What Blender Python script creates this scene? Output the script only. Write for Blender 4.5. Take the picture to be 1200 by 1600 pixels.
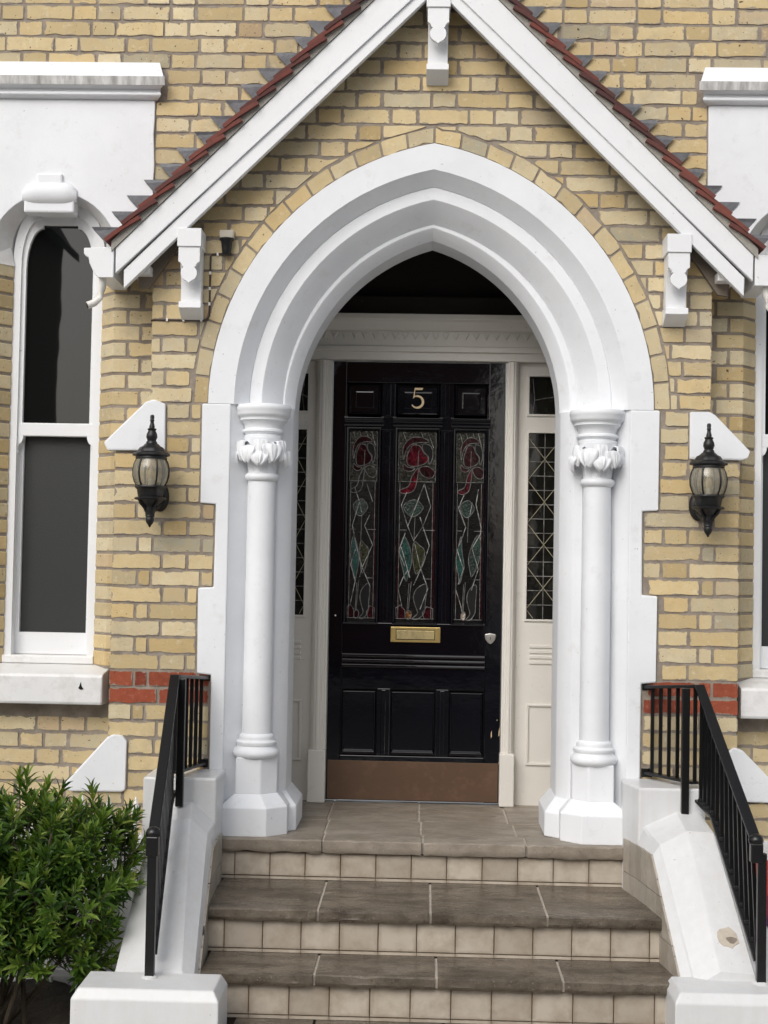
import bpy, bmesh, math, random
from mathutils import Vector, Matrix
from mathutils import noise as mnoise
PI = math.pi
rad = math.radians
for o in list(bpy.data.objects):
    bpy.data.objects.remove(o)
scene = bpy.context.scene
COL = scene.collection

# ------------------------------------------------------------------ camera, sky, sun, exposure
cam_data = bpy.data.cameras.new('camera')
cam_data.sensor_fit = 'VERTICAL'
cam_data.sensor_height = 24.0
cam_data.lens = 24.0 * 2311.0 / 1600.0
cam_data.clip_end = 400.0
cam = bpy.data.objects.new('camera', cam_data)
COL.objects.link(cam)
yaw, pitch, roll = rad(1.65), rad(2.16), rad(1.05)
fwd = Vector((-math.sin(yaw) * math.cos(pitch), math.cos(yaw) * math.cos(pitch), math.sin(pitch)))
rgt = Vector((math.cos(yaw), math.sin(yaw), 0.0))
up = rgt.cross(fwd)
r2 = rgt * math.cos(roll) + up * math.sin(roll)
u2 = -rgt * math.sin(roll) + up * math.cos(roll)
M4 = Matrix((r2, u2, -fwd)).transposed().to_4x4()
M4.translation = Vector((-0.007, -6.6, 1.188))
cam.matrix_world = M4
scene.camera = cam

SUN_EL, SUN_AZ = 38.0, 206.0      # azimuth measured from +Y towards +X
world = bpy.data.worlds.new('World')
scene.world = world
world.use_nodes = True
wn, wl = world.node_tree.nodes, world.node_tree.links
wn.clear()
sky = wn.new('ShaderNodeTexSky')
sky.sky_type = 'NISHITA'
sky.sun_disc = False
sky.sun_elevation = rad(SUN_EL)
sky.sun_rotation = rad(SUN_AZ)
sky.air_density = 1.0
sky.dust_density = 4.0
hs = wn.new('ShaderNodeHueSaturation')
hs.inputs['Saturation'].default_value = 0.42     # overcast: the blue is veiled by cloud
bg = wn.new('ShaderNodeBackground')
bg.inputs['Strength'].default_value = 0.15
wo = wn.new('ShaderNodeOutputWorld')
wl.new(sky.outputs[0], hs.inputs['Color'])
wl.new(hs.outputs[0], bg.inputs['Color'])
wl.new(bg.outputs[0], wo.inputs['Surface'])

sun_data = bpy.data.lights.new('sun', 'SUN')
sun_data.energy = 1.0
sun_data.angle = rad(48)
sun_data.color = (1.0, 0.985, 0.965)
sun = bpy.data.objects.new('sun', sun_data)
COL.objects.link(sun)
sd = Vector((math.sin(rad(SUN_AZ)) * math.cos(rad(SUN_EL)), math.cos(rad(SUN_AZ)) * math.cos(rad(SUN_EL)), math.sin(rad(SUN_EL))))
sun.rotation_euler = sd.to_track_quat('Z', 'Y').to_euler()
sun.location = sd * 30

scene.view_settings.view_transform = 'Standard'
scene.view_settings.look = 'None'
scene.view_settings.gamma = 1.0
scene.view_settings.use_curve_mapping = False
scene.view_settings.exposure = 0.09
scene.render.resolution_x = 768
scene.render.resolution_y = 1024
scene.render.engine = 'CYCLES'

# ------------------------------------------------------------------ materials
MAT = {}


class NT:
    def __init__(s, name):
        m = bpy.data.materials.new(name)
        m.use_nodes = True
        s.m, s.n, s.l = m, m.node_tree.nodes, m.node_tree.links
        s.b = s.n['Principled BSDF']
        s.pos = s.n.new('ShaderNodeNewGeometry').outputs['Position']
        MAT[name] = m

    def noise(s, scale, detail=4, rough=0.55, vec=None, stretch=None):
        t = s.n.new('ShaderNodeTexNoise')
        t.inputs['Scale'].default_value = scale
        t.inputs['Detail'].default_value = detail
        t.inputs['Roughness'].default_value = rough
        v = vec or s.pos
        if stretch:
            mp = s.n.new('ShaderNodeMapping')
            mp.inputs['Scale'].default_value = stretch
            s.l.new(v, mp.inputs['Vector'])
            v = mp.outputs[0]
        s.l.new(v, t.inputs['Vector'])
        return t.outputs['Fac']

    def ramp(s, fac, stops, interp='LINEAR'):
        r = s.n.new('ShaderNodeValToRGB')
        e = r.color_ramp.elements
        r.color_ramp.interpolation = interp
        while len(e) < len(stops):
            e.new(0.5)
        for k, (p, c) in enumerate(stops):
            e[k].position = p
            e[k].color = (c, c, c, 1) if not hasattr(c, '__len__') else tuple(c) + (1,)
        s.l.new(fac, r.inputs['Fac'])
        return r.outputs['Color']

    def mix(s, fac, a, b, mode='MIX'):
        x = s.n.new('ShaderNodeMix')
        x.data_type = 'RGBA'
        x.blend_type = mode
        for sock, val in ((x.inputs[0], fac), (x.inputs[6], a), (x.inputs[7], b)):
            if isinstance(val, (int, float)):
                sock.default_value = val
            elif isinstance(val, (tuple, list)):
                sock.default_value = tuple(val) + (1,)
            else:
                s.l.new(val, sock)
        return x.outputs[2]

    def math(s, op, a, b=0.0):
        x = s.n.new('ShaderNodeMath')
        x.operation = op
        for k, val in enumerate((a, b)):
            if isinstance(val, (int, float)):
                x.inputs[k].default_value = val
            else:
                s.l.new(val, x.inputs[k])
        return x.outputs[0]

    def rand(s):
        oi = s.n.new('ShaderNodeObjectInfo')
        g = s.n.new('ShaderNodeNewGeometry')
        a = s.math('ADD', oi.outputs['Random'], g.outputs['Random Per Island'])
        return s.math('FRACT', a)

    def rand2(s, r):
        return s.math('FRACT', s.math('MULTIPLY', r, 17.31))

    def set(s, **k):
        for key, val in k.items():
            sock = s.b.inputs[key.replace('_', ' ')]
            if isinstance(val, (int, float)):
                sock.default_value = val
            elif isinstance(val, (tuple, list)):
                sock.default_value = tuple(val) + (1,) if len(val) == 3 else val
            else:
                s.l.new(val, sock)
        return s

    def bump(s, h, strength=0.3, dist=0.003):
        b = s.n.new('ShaderNodeBump')
        b.inputs['Strength'].default_value = strength
        b.inputs['Distance'].default_value = dist
        s.l.new(h, b.inputs['Height'])
        s.l.new(b.outputs[0], s.b.inputs['Normal'])
        return s


def mk_brick(name, stops, pit=0.55, smear=False):
    t = NT(name)
    r = t.rand()
    base = t.ramp(r, stops)
    val = t.ramp(t.rand2(r), [(0.0, 0.78), (0.5, 1.0), (1.0, 1.10)])
    base = t.mix(1.0, base, val, 'MULTIPLY')
    mott = t.noise(22, 5, 0.65)
    base = t.mix(t.ramp(mott, [(0.35, 0.0), (0.72, 0.75)]), base, t.mix(0.5, base, (0.60, 0.41, 0.18) if 'red' not in name else (0.5, 0.14, 0.07)))
    grime = t.noise(7, 4, 0.6)
    base = t.mix(t.ramp(grime, [(0.52, 0.0), (0.78, 0.38)]), base, (0.30, 0.26, 0.19) if 'red' not in name else (0.20, 0.06, 0.045))
    base = t.mix(1.0, base, t.ramp(t.noise(1.1, 4, 0.6), [(0.3, 0.86), (0.7, 1.05)]), 'MULTIPLY')
    pale = t.noise(34, 3, 0.6)
    base = t.mix(t.ramp(pale, [(0.58, 0.0), (0.72, 0.35)]), base, (0.74, 0.67, 0.50) if 'red' not in name else (0.55, 0.25, 0.18))
    pits = t.noise(95, 2, 0.5)
    pm = t.ramp(pits, [(0.27, 1.0), (0.315, 0.0)])
    base = t.mix(t.math('MULTIPLY', pm, pit), base, (0.05, 0.035, 0.025))
    big = t.ramp(t.noise(48, 2, 0.5), [(0.262, 1.0), (0.285, 0.0)])
    base = t.mix(t.math('MULTIPLY', big, 0.85), base, (0.06, 0.042, 0.03))
    if smear:                                   # mortar dragged over the arrises
        tc = t.n.new('ShaderNodeTexCoord')
        so = t.n.new('ShaderNodeSeparateXYZ')
        sg = t.n.new('ShaderNodeSeparateXYZ')
        t.l.new(tc.outputs['Object'], so.inputs[0])
        t.l.new(tc.outputs['Generated'], sg.inputs[0])
        ez = t.math('SUBTRACT', 0.0317, t.math('ABSOLUTE', so.outputs[2]))
        ex = t.math('MULTIPLY', t.math('SUBTRACT', 0.5, t.math('ABSOLUTE', t.math('SUBTRACT', sg.outputs[0], 0.5))), 0.15)
        ed = t.math('MINIMUM', ex, ez)
        thr = t.math('MULTIPLY', t.math('SUBTRACT', t.noise(17, 5, 0.65), 0.455), 0.045)
        msk = t.ramp(t.math('MULTIPLY', t.math('SUBTRACT', thr, ed), 300.0), [(0.0, 0.0), (0.6, 0.92)])
        mo = t.mix(t.noise(14, 5, 0.65), (0.225, 0.19, 0.155), (0.355, 0.31, 0.26))
        base = t.mix(msk, base, mo)
    t.set(Base_Color=base, Roughness=0.9, Specular_IOR_Level=0.25)
    h = t.math('ADD', t.math('MULTIPLY', t.noise(60, 6, 0.7), 1.0), t.math('MULTIPLY', pm, -0.6))
    t.bump(h, 0.55, 0.004)


YELLOWS = [(0.0, (0.635, 0.53, 0.325)), (0.22, (0.60, 0.48, 0.27)), (0.45, (0.67, 0.58, 0.385)), (0.66, (0.60, 0.535, 0.375)),
           (0.76, (0.57, 0.43, 0.215)), (0.86, (0.65, 0.525, 0.305)), (0.93, (0.48, 0.455, 0.345)), (1.0, (0.575, 0.42, 0.25))]
mk_brick('brick_yellow', YELLOWS, 0.55, True)
mk_brick('brick_plain', YELLOWS)
mk_brick('brick_red', [(0.0, (0.26, 0.060, 0.034)), (0.5, (0.31, 0.080, 0.042)), (1.0, (0.215, 0.046, 0.03))], 0.3, True)

t = NT('mortar')
c = t.mix(t.ramp(t.noise(14, 5, 0.65), [(0.35, 0.0), (0.7, 1.0)]), (0.225, 0.19, 0.155), (0.355, 0.31, 0.26))
t.set(Base_Color=c, Roughness=0.95, Specular_IOR_Level=0.2).bump(t.noise(120, 5, 0.7), 0.6, 0.004)


def mk_paint(name, a, b, rough=0.5, dirt=(0.45, 0.43, 0.39), dlo=0.62, dhi=0.85, damt=0.5, streak=False):
    t = NT(name)
    c = t.mix(t.ramp(t.noise(2.2, 6, 0.65), [(0.32, 0), (0.62, 1)]), a, b)
    d = t.ramp(t.noise(9, 6, 0.7), [(dlo, 0.0), (dhi, damt)])
    c = t.mix(d, c, dirt)
    if streak:
        s_ = t.ramp(t.noise(26, 4, 0.6, stretch=(1, 1, 0.045)), [(0.38, 0.0), (0.68, 0.85)])
        c = t.mix(t.math('MULTIPLY', s_, 0.9 if damt < 0.38 and rough > 0.5 else 0.35), c, dirt)
    if 'white' in name:
        vo = t.n.new('ShaderNodeTexVoronoi')
        vo.feature = 'DISTANCE_TO_EDGE'
        vo.inputs['Scale'].default_value = 2.6
        wv = t.n.new('ShaderNodeVectorMath')
        wv.operation = 'ADD'
        nz = t.n.new('ShaderNodeTexNoise')
        nz.inputs['Scale'].default_value = 5.0
        nz.inputs['Detail'].default_value = 6.0
        t.l.new(t.pos, nz.inputs['Vector'])
        sc_ = t.n.new('ShaderNodeVectorMath')
        sc_.operation = 'SCALE'
        sc_.inputs['Scale'].default_value = 0.35
        t.l.new(nz.outputs['Color'], sc_.inputs[0])
        t.l.new(t.pos, wv.inputs[0])
        t.l.new(sc_.outputs[0], wv.inputs[1])
        t.l.new(wv.outputs[0], vo.inputs['Vector'])
        crk = t.ramp(vo.outputs['Distance'], [(0.0, 1.0), (0.004, 0.0)])
        crk = t.math('MULTIPLY', crk, t.ramp(t.noise(2.3, 3, 0.5), [(0.56, 0.0), (0.63, 0.22)]))
        c = t.mix(crk, c, (0.40, 0.39, 0.37))
    spk = t.ramp(t.noise(70, 2, 0.4), [(0.225, 1.0), (0.245, 0.0)])
    c = t.mix(t.math('MULTIPLY', spk, 0.45), c, (0.25, 0.23, 0.2))
    t.set(Base_Color=c, Roughness=rough, Specular_IOR_Level=0.4)
    h = t.math('ADD', t.noise(7, 3, 0.5), t.math('MULTIPLY', t.noise(55, 4, 0.6), 0.3))
    h = t.math('ADD', h, t.math('MULTIPLY', t.noise(60, 3, 0.6, stretch=(1.6, 1.6, 0.12)), 0.22))
    t.bump(h, 0.30, 0.006)


mk_paint('white_masonry', (0.735, 0.755, 0.78), (0.80, 0.82, 0.845), 0.55, (0.50, 0.49, 0.46), 0.58, 0.85, 0.5)
mk_paint('white_timber', (0.765, 0.78, 0.795), (0.795, 0.81, 0.825), 0.38)
mk_paint('white_worn', (0.74, 0.745, 0.74), (0.79, 0.79, 0.785), 0.42, (0.42, 0.40, 0.36), 0.5, 0.8, 0.55, False)
mk_paint('white_streaked', (0.70, 0.70, 0.69), (0.74, 0.74, 0.73), 0.6, (0.22, 0.21, 0.20), 0.45, 0.8, 0.35, True)
mk_paint('white_damp', (0.645, 0.655, 0.665), (0.70, 0.71, 0.72), 0.30, (0.58, 0.57, 0.545), 0.45, 0.8, 0.4, True)
mk_paint('cream_timber', (0.70, 0.675, 0.62), (0.74, 0.715, 0.665), 0.35, (0.4, 0.36, 0.3))
mk_paint('soffit_shade_brown', (0.16, 0.13, 0.10), (0.22, 0.185, 0.15), 0.7, (0.10, 0.08, 0.06))  # shade under the eaves is put into this brown
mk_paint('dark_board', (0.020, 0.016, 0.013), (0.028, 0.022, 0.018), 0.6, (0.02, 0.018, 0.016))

t = NT('black_door')
t.set(Base_Color=t.mix(t.noise(5, 4), (0.0015, 0.0015, 0.003), (0.004, 0.004, 0.007)), Roughness=t.math('ADD', t.math('MULTIPLY', t.noise(18, 4), 0.07), 0.03), Specular_IOR_Level=0.62)
t.bump(t.math('ADD', t.noise(11, 3, 0.5), t.math('MULTIPLY', t.noise(45, 3, 0.6, stretch=(0.6, 1, 1.2)), 0.22)), 0.13, 0.004)
t = NT('black_iron')
t.set(Base_Color=t.mix(t.ramp(t.noise(60, 4), [(0.6, 0), (0.75, 0.5)]), (0.004, 0.004, 0.0045), (0.022, 0.02, 0.018)), Roughness=0.30).bump(t.noise(90, 4), 0.3, 0.002)
t = NT('black_cast')
t.set(Base_Color=(0.006, 0.006, 0.0065), Roughness=0.42).bump(t.noise(140, 4), 0.3, 0.002)
t = NT('clay_tile')
r = t.rand()
c = t.ramp(r, [(0, (0.17, 0.045, 0.033)), (0.4, (0.10, 0.032, 0.028)), (0.75, (0.20, 0.06, 0.042)), (1, (0.07, 0.028, 0.026))])
c = t.mix(t.ramp(t.noise(25, 5, 0.65), [(0.45, 0), (0.75, 0.6)]), c, (0.06, 0.03, 0.028))
t.set(Base_Color=c, Roughness=0.85).bump(t.noise(80, 5), 0.5, 0.003)
t = NT('lead_sheet')
c = t.mix(t.noise(16, 5, 0.7), (0.055, 0.058, 0.065), (0.20, 0.205, 0.22))
t.set(Base_Color=c, Roughness=0.55, Metallic=0.25).bump(t.noise(24, 4, 0.6), 0.7, 0.006)
t = NT('bedding_mortar')
t.set(Base_Color=t.mix(t.noise(30, 5, 0.7), (0.27, 0.26, 0.23), (0.43, 0.41, 0.37)), Roughness=0.95).bump(t.noise(70, 5, 0.7), 0.8, 0.006)


def mk_stone(name, a, b, dark, rlo, rhi):
    t = NT(name)
    r = t.rand()
    c = t.mix(t.ramp(t.noise(4, 6, 0.7, stretch=(0.7, 1.2, 1.0)), [(0.3, 0), (0.7, 1)]), a, b)
    c = t.mix(t.math('MULTIPLY', r, 0.3), c, dark)
    c = t.mix(t.ramp(t.noise(9, 7, 0.75, stretch=(0.85, 1.15, 1.0)), [(0.44, 0.0), (0.70, 0.8)]), c, dark)
    lay = t.ramp(t.noise(4, 5, 0.6, stretch=(0.5, 1.6, 1.0)), [(0.54, 0.0), (0.60, 0.18), (0.75, 0.05)])
    c = t.mix(lay, c, b)
    c = t.mix(t.ramp(t.noise(140, 3, 0.6), [(0.62, 0), (0.74, 0.5)]), c, (0.50, 0.45, 0.38))
    c = t.mix(t.ramp(t.noise(60, 3, 0.6), [(0.28, 0.7), (0.40, 0.0)]), c, dark)
    rg = t.ramp(t.noise(5, 6, 0.75, stretch=(0.5, 1.6, 1.0)), [(0.42, rlo), (0.62, rhi)])
    t.set(Base_Color=c, Roughness=rg, Specular_IOR_Level=0.5)
    t.bump(t.math('ADD', t.noise(13, 6, 0.7), t.math('MULTIPLY', t.noise(130, 4, 0.6), 0.3)), 0.5, 0.006)


mk_stone('york_stone', (0.25, 0.212, 0.165), (0.36, 0.315, 0.26), (0.155, 0.128, 0.098), 0.35, 0.75)
mk_stone('york_stone_wet', (0.080, 0.063, 0.045), (0.225, 0.187, 0.143), (0.022, 0.016, 0.010), 0.11, 0.55)
t = NT('riser_tile')
r = t.rand()
tc = t.n.new('ShaderNodeTexCoord')
c = t.ramp(r, [(0, (0.45, 0.395, 0.32)), (0.35, (0.535, 0.475, 0.39)), (0.7, (0.49, 0.435, 0.36)), (1, (0.40, 0.35, 0.285))])
c = t.mix(t.ramp(t.noise(10, 5, 0.65), [(0.42, 0), (0.75, 0.7)]), c, (0.26, 0.20, 0.14))
sep = t.n.new('ShaderNodeSeparateXYZ')
t.l.new(tc.outputs['Generated'], sep.inputs[0])
ex = t.math('ABSOLUTE', t.math('SUBTRACT', sep.outputs[0], 0.5))
ez = t.math('ABSOLUTE', t.math('SUBTRACT', sep.outputs[2], 0.5))
edge = t.math('MAXIMUM', ex, ez)
edge = t.math('ADD', edge, t.math('MULTIPLY', t.math('SUBTRACT', t.noise(30, 4), 0.5), 0.22))
c = t.mix(t.ramp(edge, [(0.38, 0.0), (0.55, 0.7)]), c, (0.25, 0.19, 0.135))
t.set(Base_Color=c, Roughness=0.42).bump(t.noise(12, 3), 0.2, 0.003)
t = NT('side_tile')
r = t.rand()
c = t.ramp(r, [(0, (0.33, 0.30, 0.25)), (0.5, (0.43, 0.39, 0.33)), (1, (0.38, 0.35, 0.30))])
c = t.mix(t.ramp(t.noise(12, 5, 0.65), [(0.42, 0), (0.75, 0.6)]), c, (0.22, 0.18, 0.135))
t.set(Base_Color=c, Roughness=0.5).bump(t.noise(14, 3), 0.2, 0.003)
t = NT('tile_grout')
t.set(Base_Color=(0.07, 0.055, 0.043), Roughness=0.95)
t = NT('pale_joint')
t.set(Base_Color=t.mix(t.noise(30, 4), (0.36, 0.31, 0.24), (0.66, 0.60, 0.52)), Roughness=0.95).bump(t.noise(90, 4), 0.6, 0.003)
t = NT('brass')
t.set(Base_Color=t.mix(t.noise(30, 4), (0.62, 0.46, 0.17), (0.48, 0.36, 0.15)), Metallic=0.85, Roughness=0.36)
t = NT('brass_worn')
t.set(Base_Color=t.mix(t.ramp(t.noise(60, 4, 0.6, stretch=(1.0, 1, 0.5)), [(0.40, 0), (0.75, 0.7)]), (0.52, 0.42, 0.21), (0.27, 0.22, 0.12)), Metallic=0.6, Roughness=0.45)
t = NT('pale_gold')
t.set(Base_Color=(0.66, 0.51, 0.31), Metallic=0.3, Roughness=0.4)
t = NT('steel')
t.set(Base_Color=(0.55, 0.53, 0.50), Metallic=0.9, Roughness=0.35)
t = NT('copper_plate')
c = t.mix(t.noise(4, 5, 0.6, stretch=(0.6, 1, 1.2)), (0.105, 0.062, 0.038), (0.165, 0.10, 0.064))
c = t.mix(t.ramp(t.noise(13, 5, 0.7), [(0.52, 0), (0.8, 0.55)]), c, (0.27, 0.16, 0.10))
t.set(Base_Color=c, Metallic=0.45, Roughness=0.48).bump(t.noise(6, 2), 0.15, 0.01)
t = NT('window_glass')
t.set(Base_Color=(0.006, 0.007, 0.007), Roughness=0.015, Specular_IOR_Level=0.5).bump(t.noise(2.2, 2, 0.4), 0.12, 0.006)
t = NT('obscured_glass')
t.set(Base_Color=t.mix(t.noise(260, 2), (0.022, 0.024, 0.024), (0.038, 0.041, 0.041)), Roughness=0.34, Specular_IOR_Level=0.5).bump(t.noise(230, 2), 0.35, 0.002)


def mk_glass(name, col, rough=0.12, bs=170, amt=0.8):
    t = NT(name)
    seed = t.ramp(t.noise(bs, 3, 0.6), [(0.42, 0.4), (0.58, 1.0), (0.70, 2.2)])
    wash = t.ramp(t.noise(16, 3, 0.6), [(0.3, 0.5), (0.7, 1.3)])
    c = t.mix(1.0, t.mix(1.0, col, seed, 'MULTIPLY'), wash, 'MULTIPLY')
    t.set(Base_Color=c, Roughness=rough, Specular_IOR_Level=0.5)
    t.bump(t.noise(bs, 2, 0.5), amt, 0.003)


mk_glass('cathedral_glass', (0.006, 0.006, 0.0055), 0.05, 130, 0.55)
mk_glass('olive_glass', (0.034, 0.034, 0.024), 0.12, 90, 0.7)
mk_glass('ruby_glass', (0.085, 0.003, 0.010), 0.10, 60, 0.4)
mk_glass('dark_ruby_glass', (0.034, 0.003, 0.006), 0.12, 60, 0.4)
mk_glass('teal_glass', (0.003, 0.060, 0.047), 0.12, 160, 0.8)
mk_glass('green_glass', (0.010, 0.036, 0.024), 0.12, 160, 0.9)
mk_glass('moss_glass', (0.032, 0.034, 0.008), 0.12, 140, 0.7)
mk_glass('amber_glass', (0.16, 0.075, 0.03), 0.12, 90, 0.5)
mk_glass('pearl_glass', (0.62, 0.52, 0.42), 0.2, 90, 0.3)
mk_glass('leaded_glass', (0.012, 0.012, 0.009), 0.05, 12, 0.25)
t = NT('lead_came')
t.set(Base_Color=t.mix(t.ramp(t.noise(45, 3, 0.6), [(0.4, 0), (0.65, 1)]), (0.10, 0.098, 0.093), (0.26, 0.255, 0.245)), Roughness=0.45, Metallic=0.3)
t = NT('glint_came')
t.set(Base_Color=t.mix(t.ramp(t.noise(38, 4, 0.7), [(0.38, 0), (0.62, 1)]), (0.07, 0.07, 0.066), (0.56, 0.56, 0.54)), Roughness=0.4, Metallic=0.1)  # bright noise patches paint reflections and patina onto the leads
t = NT('straw_came')
t.set(Base_Color=(0.36, 0.33, 0.23), Roughness=0.5, Metallic=0.1)
t = NT('lantern_glass')
gl = t.n.new('ShaderNodeBsdfGlossy')
gl.inputs['Roughness'].default_value = 0.06
tr = t.n.new('ShaderNodeBsdfTransparent')
tr.inputs['Color'].default_value = (0.80, 0.78, 0.70, 1)
fr = t.n.new('ShaderNodeFresnel')
fr.inputs['IOR'].default_value = 1.5
mx = t.n.new('ShaderNodeMixShader')
t.l.new(t.math('ADD', fr.outputs[0], 0.05), mx.inputs[0])
t.l.new(tr.outputs[0], mx.inputs[1])
t.l.new(gl.outputs[0], mx.inputs[2])
df = t.n.new('ShaderNodeBsdfDiffuse')
df.inputs['Color'].default_value = (0.46, 0.43, 0.34, 1)
m3 = t.n.new('ShaderNodeMixShader')
m3.inputs[0].default_value = 0.36
t.l.new(mx.outputs[0], m3.inputs[1])
t.l.new(df.outputs[0], m3.inputs[2])
t.l.new(m3.outputs[0], t.n['Material Output'].inputs['Surface'])
t = NT('bulb_glass')
t.set(Base_Color=(0.80, 0.66, 0.45), Roughness=0.25)
t = NT('grey_plastic')
t.set(Base_Color=(0.42, 0.39, 0.32), Roughness=0.5)
t = NT('white_plastic')
t.set(Base_Color=(0.74, 0.73, 0.68), Roughness=0.4)
t = NT('brown_cable')
t.set(Base_Color=(0.075, 0.05, 0.04), Roughness=0.6)
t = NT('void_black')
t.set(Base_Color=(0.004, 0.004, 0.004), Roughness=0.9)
t = NT('sign_red')
t.set(Base_Color=(0.72, 0.04, 0.03), Roughness=0.35)
t = NT('sign_purple')
t.set(Base_Color=(0.10, 0.028, 0.12), Roughness=0.35)
t = NT('sign_dark_red')
t.set(Base_Color=(0.35, 0.02, 0.06), Roughness=0.35)
t = NT('shrub_leaf')
r = t.rand()
c = t.ramp(t.math('MULTIPLY', t.math('ADD', t.math('MULTIPLY', r, 0.62), t.ramp(t.noise(7, 3, 0.6), [(0.3, 0.0), (0.7, 0.40)])), 0.98), [(0, (0.014, 0.038, 0.008)), (0.3, (0.030, 0.075, 0.011)), (0.6, (0.066, 0.132, 0.017)), (0.85, (0.14, 0.225, 0.032)), (0.96, (0.26, 0.31, 0.07)), (0.985, (0.16, 0.055, 0.028)), (1, (0.22, 0.07, 0.035))])
t.set(Base_Color=c, Roughness=0.4, Specular_IOR_Level=0.4)
tl_ = t.n.new('ShaderNodeBsdfTranslucent')
t.l.new(t.mix(1.0, c, (1.5, 1.6, 0.8), 'MULTIPLY'), tl_.inputs['Color'])
ml_ = t.n.new('ShaderNodeMixShader')
ml_.inputs[0].default_value = 0.35
t.l.new(t.b.outputs[0], ml_.inputs[1])
t.l.new(tl_.outputs[0], ml_.inputs[2])
t.l.new(ml_.outputs[0], t.n['Material Output'].inputs['Surface'])
t = NT('shrub_tip')
r = t.rand()
c = t.ramp(r, [(0, (0.065, 0.13, 0.018)), (0.5, (0.12, 0.205, 0.030)), (0.9, (0.22, 0.30, 0.055)), (1, (0.30, 0.32, 0.09))])
t.set(Base_Color=c, Roughness=0.42, Specular_IOR_Level=0.4)
tl_ = t.n.new('ShaderNodeBsdfTranslucent')
t.l.new(t.mix(1.0, c, (1.3, 1.4, 0.7), 'MULTIPLY'), tl_.inputs['Color'])
ml_ = t.n.new('ShaderNodeMixShader')
ml_.inputs[0].default_value = 0.35
t.l.new(t.b.outputs[0], ml_.inputs[1])
t.l.new(tl_.outputs[0], ml_.inputs[2])
t.l.new(ml_.outputs[0], t.n['Material Output'].inputs['Surface'])
t = NT('shrub_stem')
t.set(Base_Color=t.mix(t.noise(30, 4), (0.060, 0.046, 0.03), (0.12, 0.095, 0.065)), Roughness=0.9)
t = NT('soil')
t.set(Base_Color=t.mix(t.noise(20, 5), (0.025, 0.019, 0.014), (0.06, 0.048, 0.036)), Roughness=0.95).bump(t.noise(40, 5), 0.9, 0.02)
t = NT('paving')
t.set(Base_Color=t.mix(t.noise(6, 5), (0.30, 0.29, 0.27), (0.40, 0.39, 0.365)), Roughness=0.8).bump(t.noise(60, 5), 0.4, 0.004)
t = NT('asphalt')
t.set(Base_Color=t.mix(t.noise(60, 5), (0.035, 0.035, 0.036), (0.065, 0.064, 0.062)), Roughness=0.85)
t = NT('far_brick')
t.set(Base_Color=t.mix(t.noise(3, 5), (0.17, 0.075, 0.05), (0.25, 0.12, 0.08)), Roughness=0.9)
t = NT('far_slate')
t.set(Base_Color=t.mix(t.noise(4, 5), (0.055, 0.055, 0.062), (0.09, 0.088, 0.092)), Roughness=0.7)


# ------------------------------------------------------------------ mesh helpers
ORG = {}


def org(o):
    return ORG.get(o.name, Vector((0, 0, 0))) if o else Vector((0, 0, 0))


def tag(o, label=None, cat=None, group=None, kind=None):
    for k, v in (('label', label), ('category', cat), ('group', group), ('kind', kind)):
        if v:
            o[k] = v
    return o


def thing(name, loc, label, cat, group=None):
    o = bpy.data.objects.new(name, None)
    o.empty_display_size = 0.1
    COL.objects.link(o)
    o.location = loc
    ORG[o.name] = Vector(loc)
    return tag(o, label, cat, group)


def link(name, me, parent=None, loc=None):
    """me is in coordinates relative to world point loc (or to the parent's origin)"""
    o = bpy.data.objects.new(name, me)
    COL.objects.link(o)
    p = org(parent)
    w = Vector(loc) if loc is not None else p
    o.parent = parent
    o.location = w - p
    ORG[o.name] = w
    return o


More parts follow.
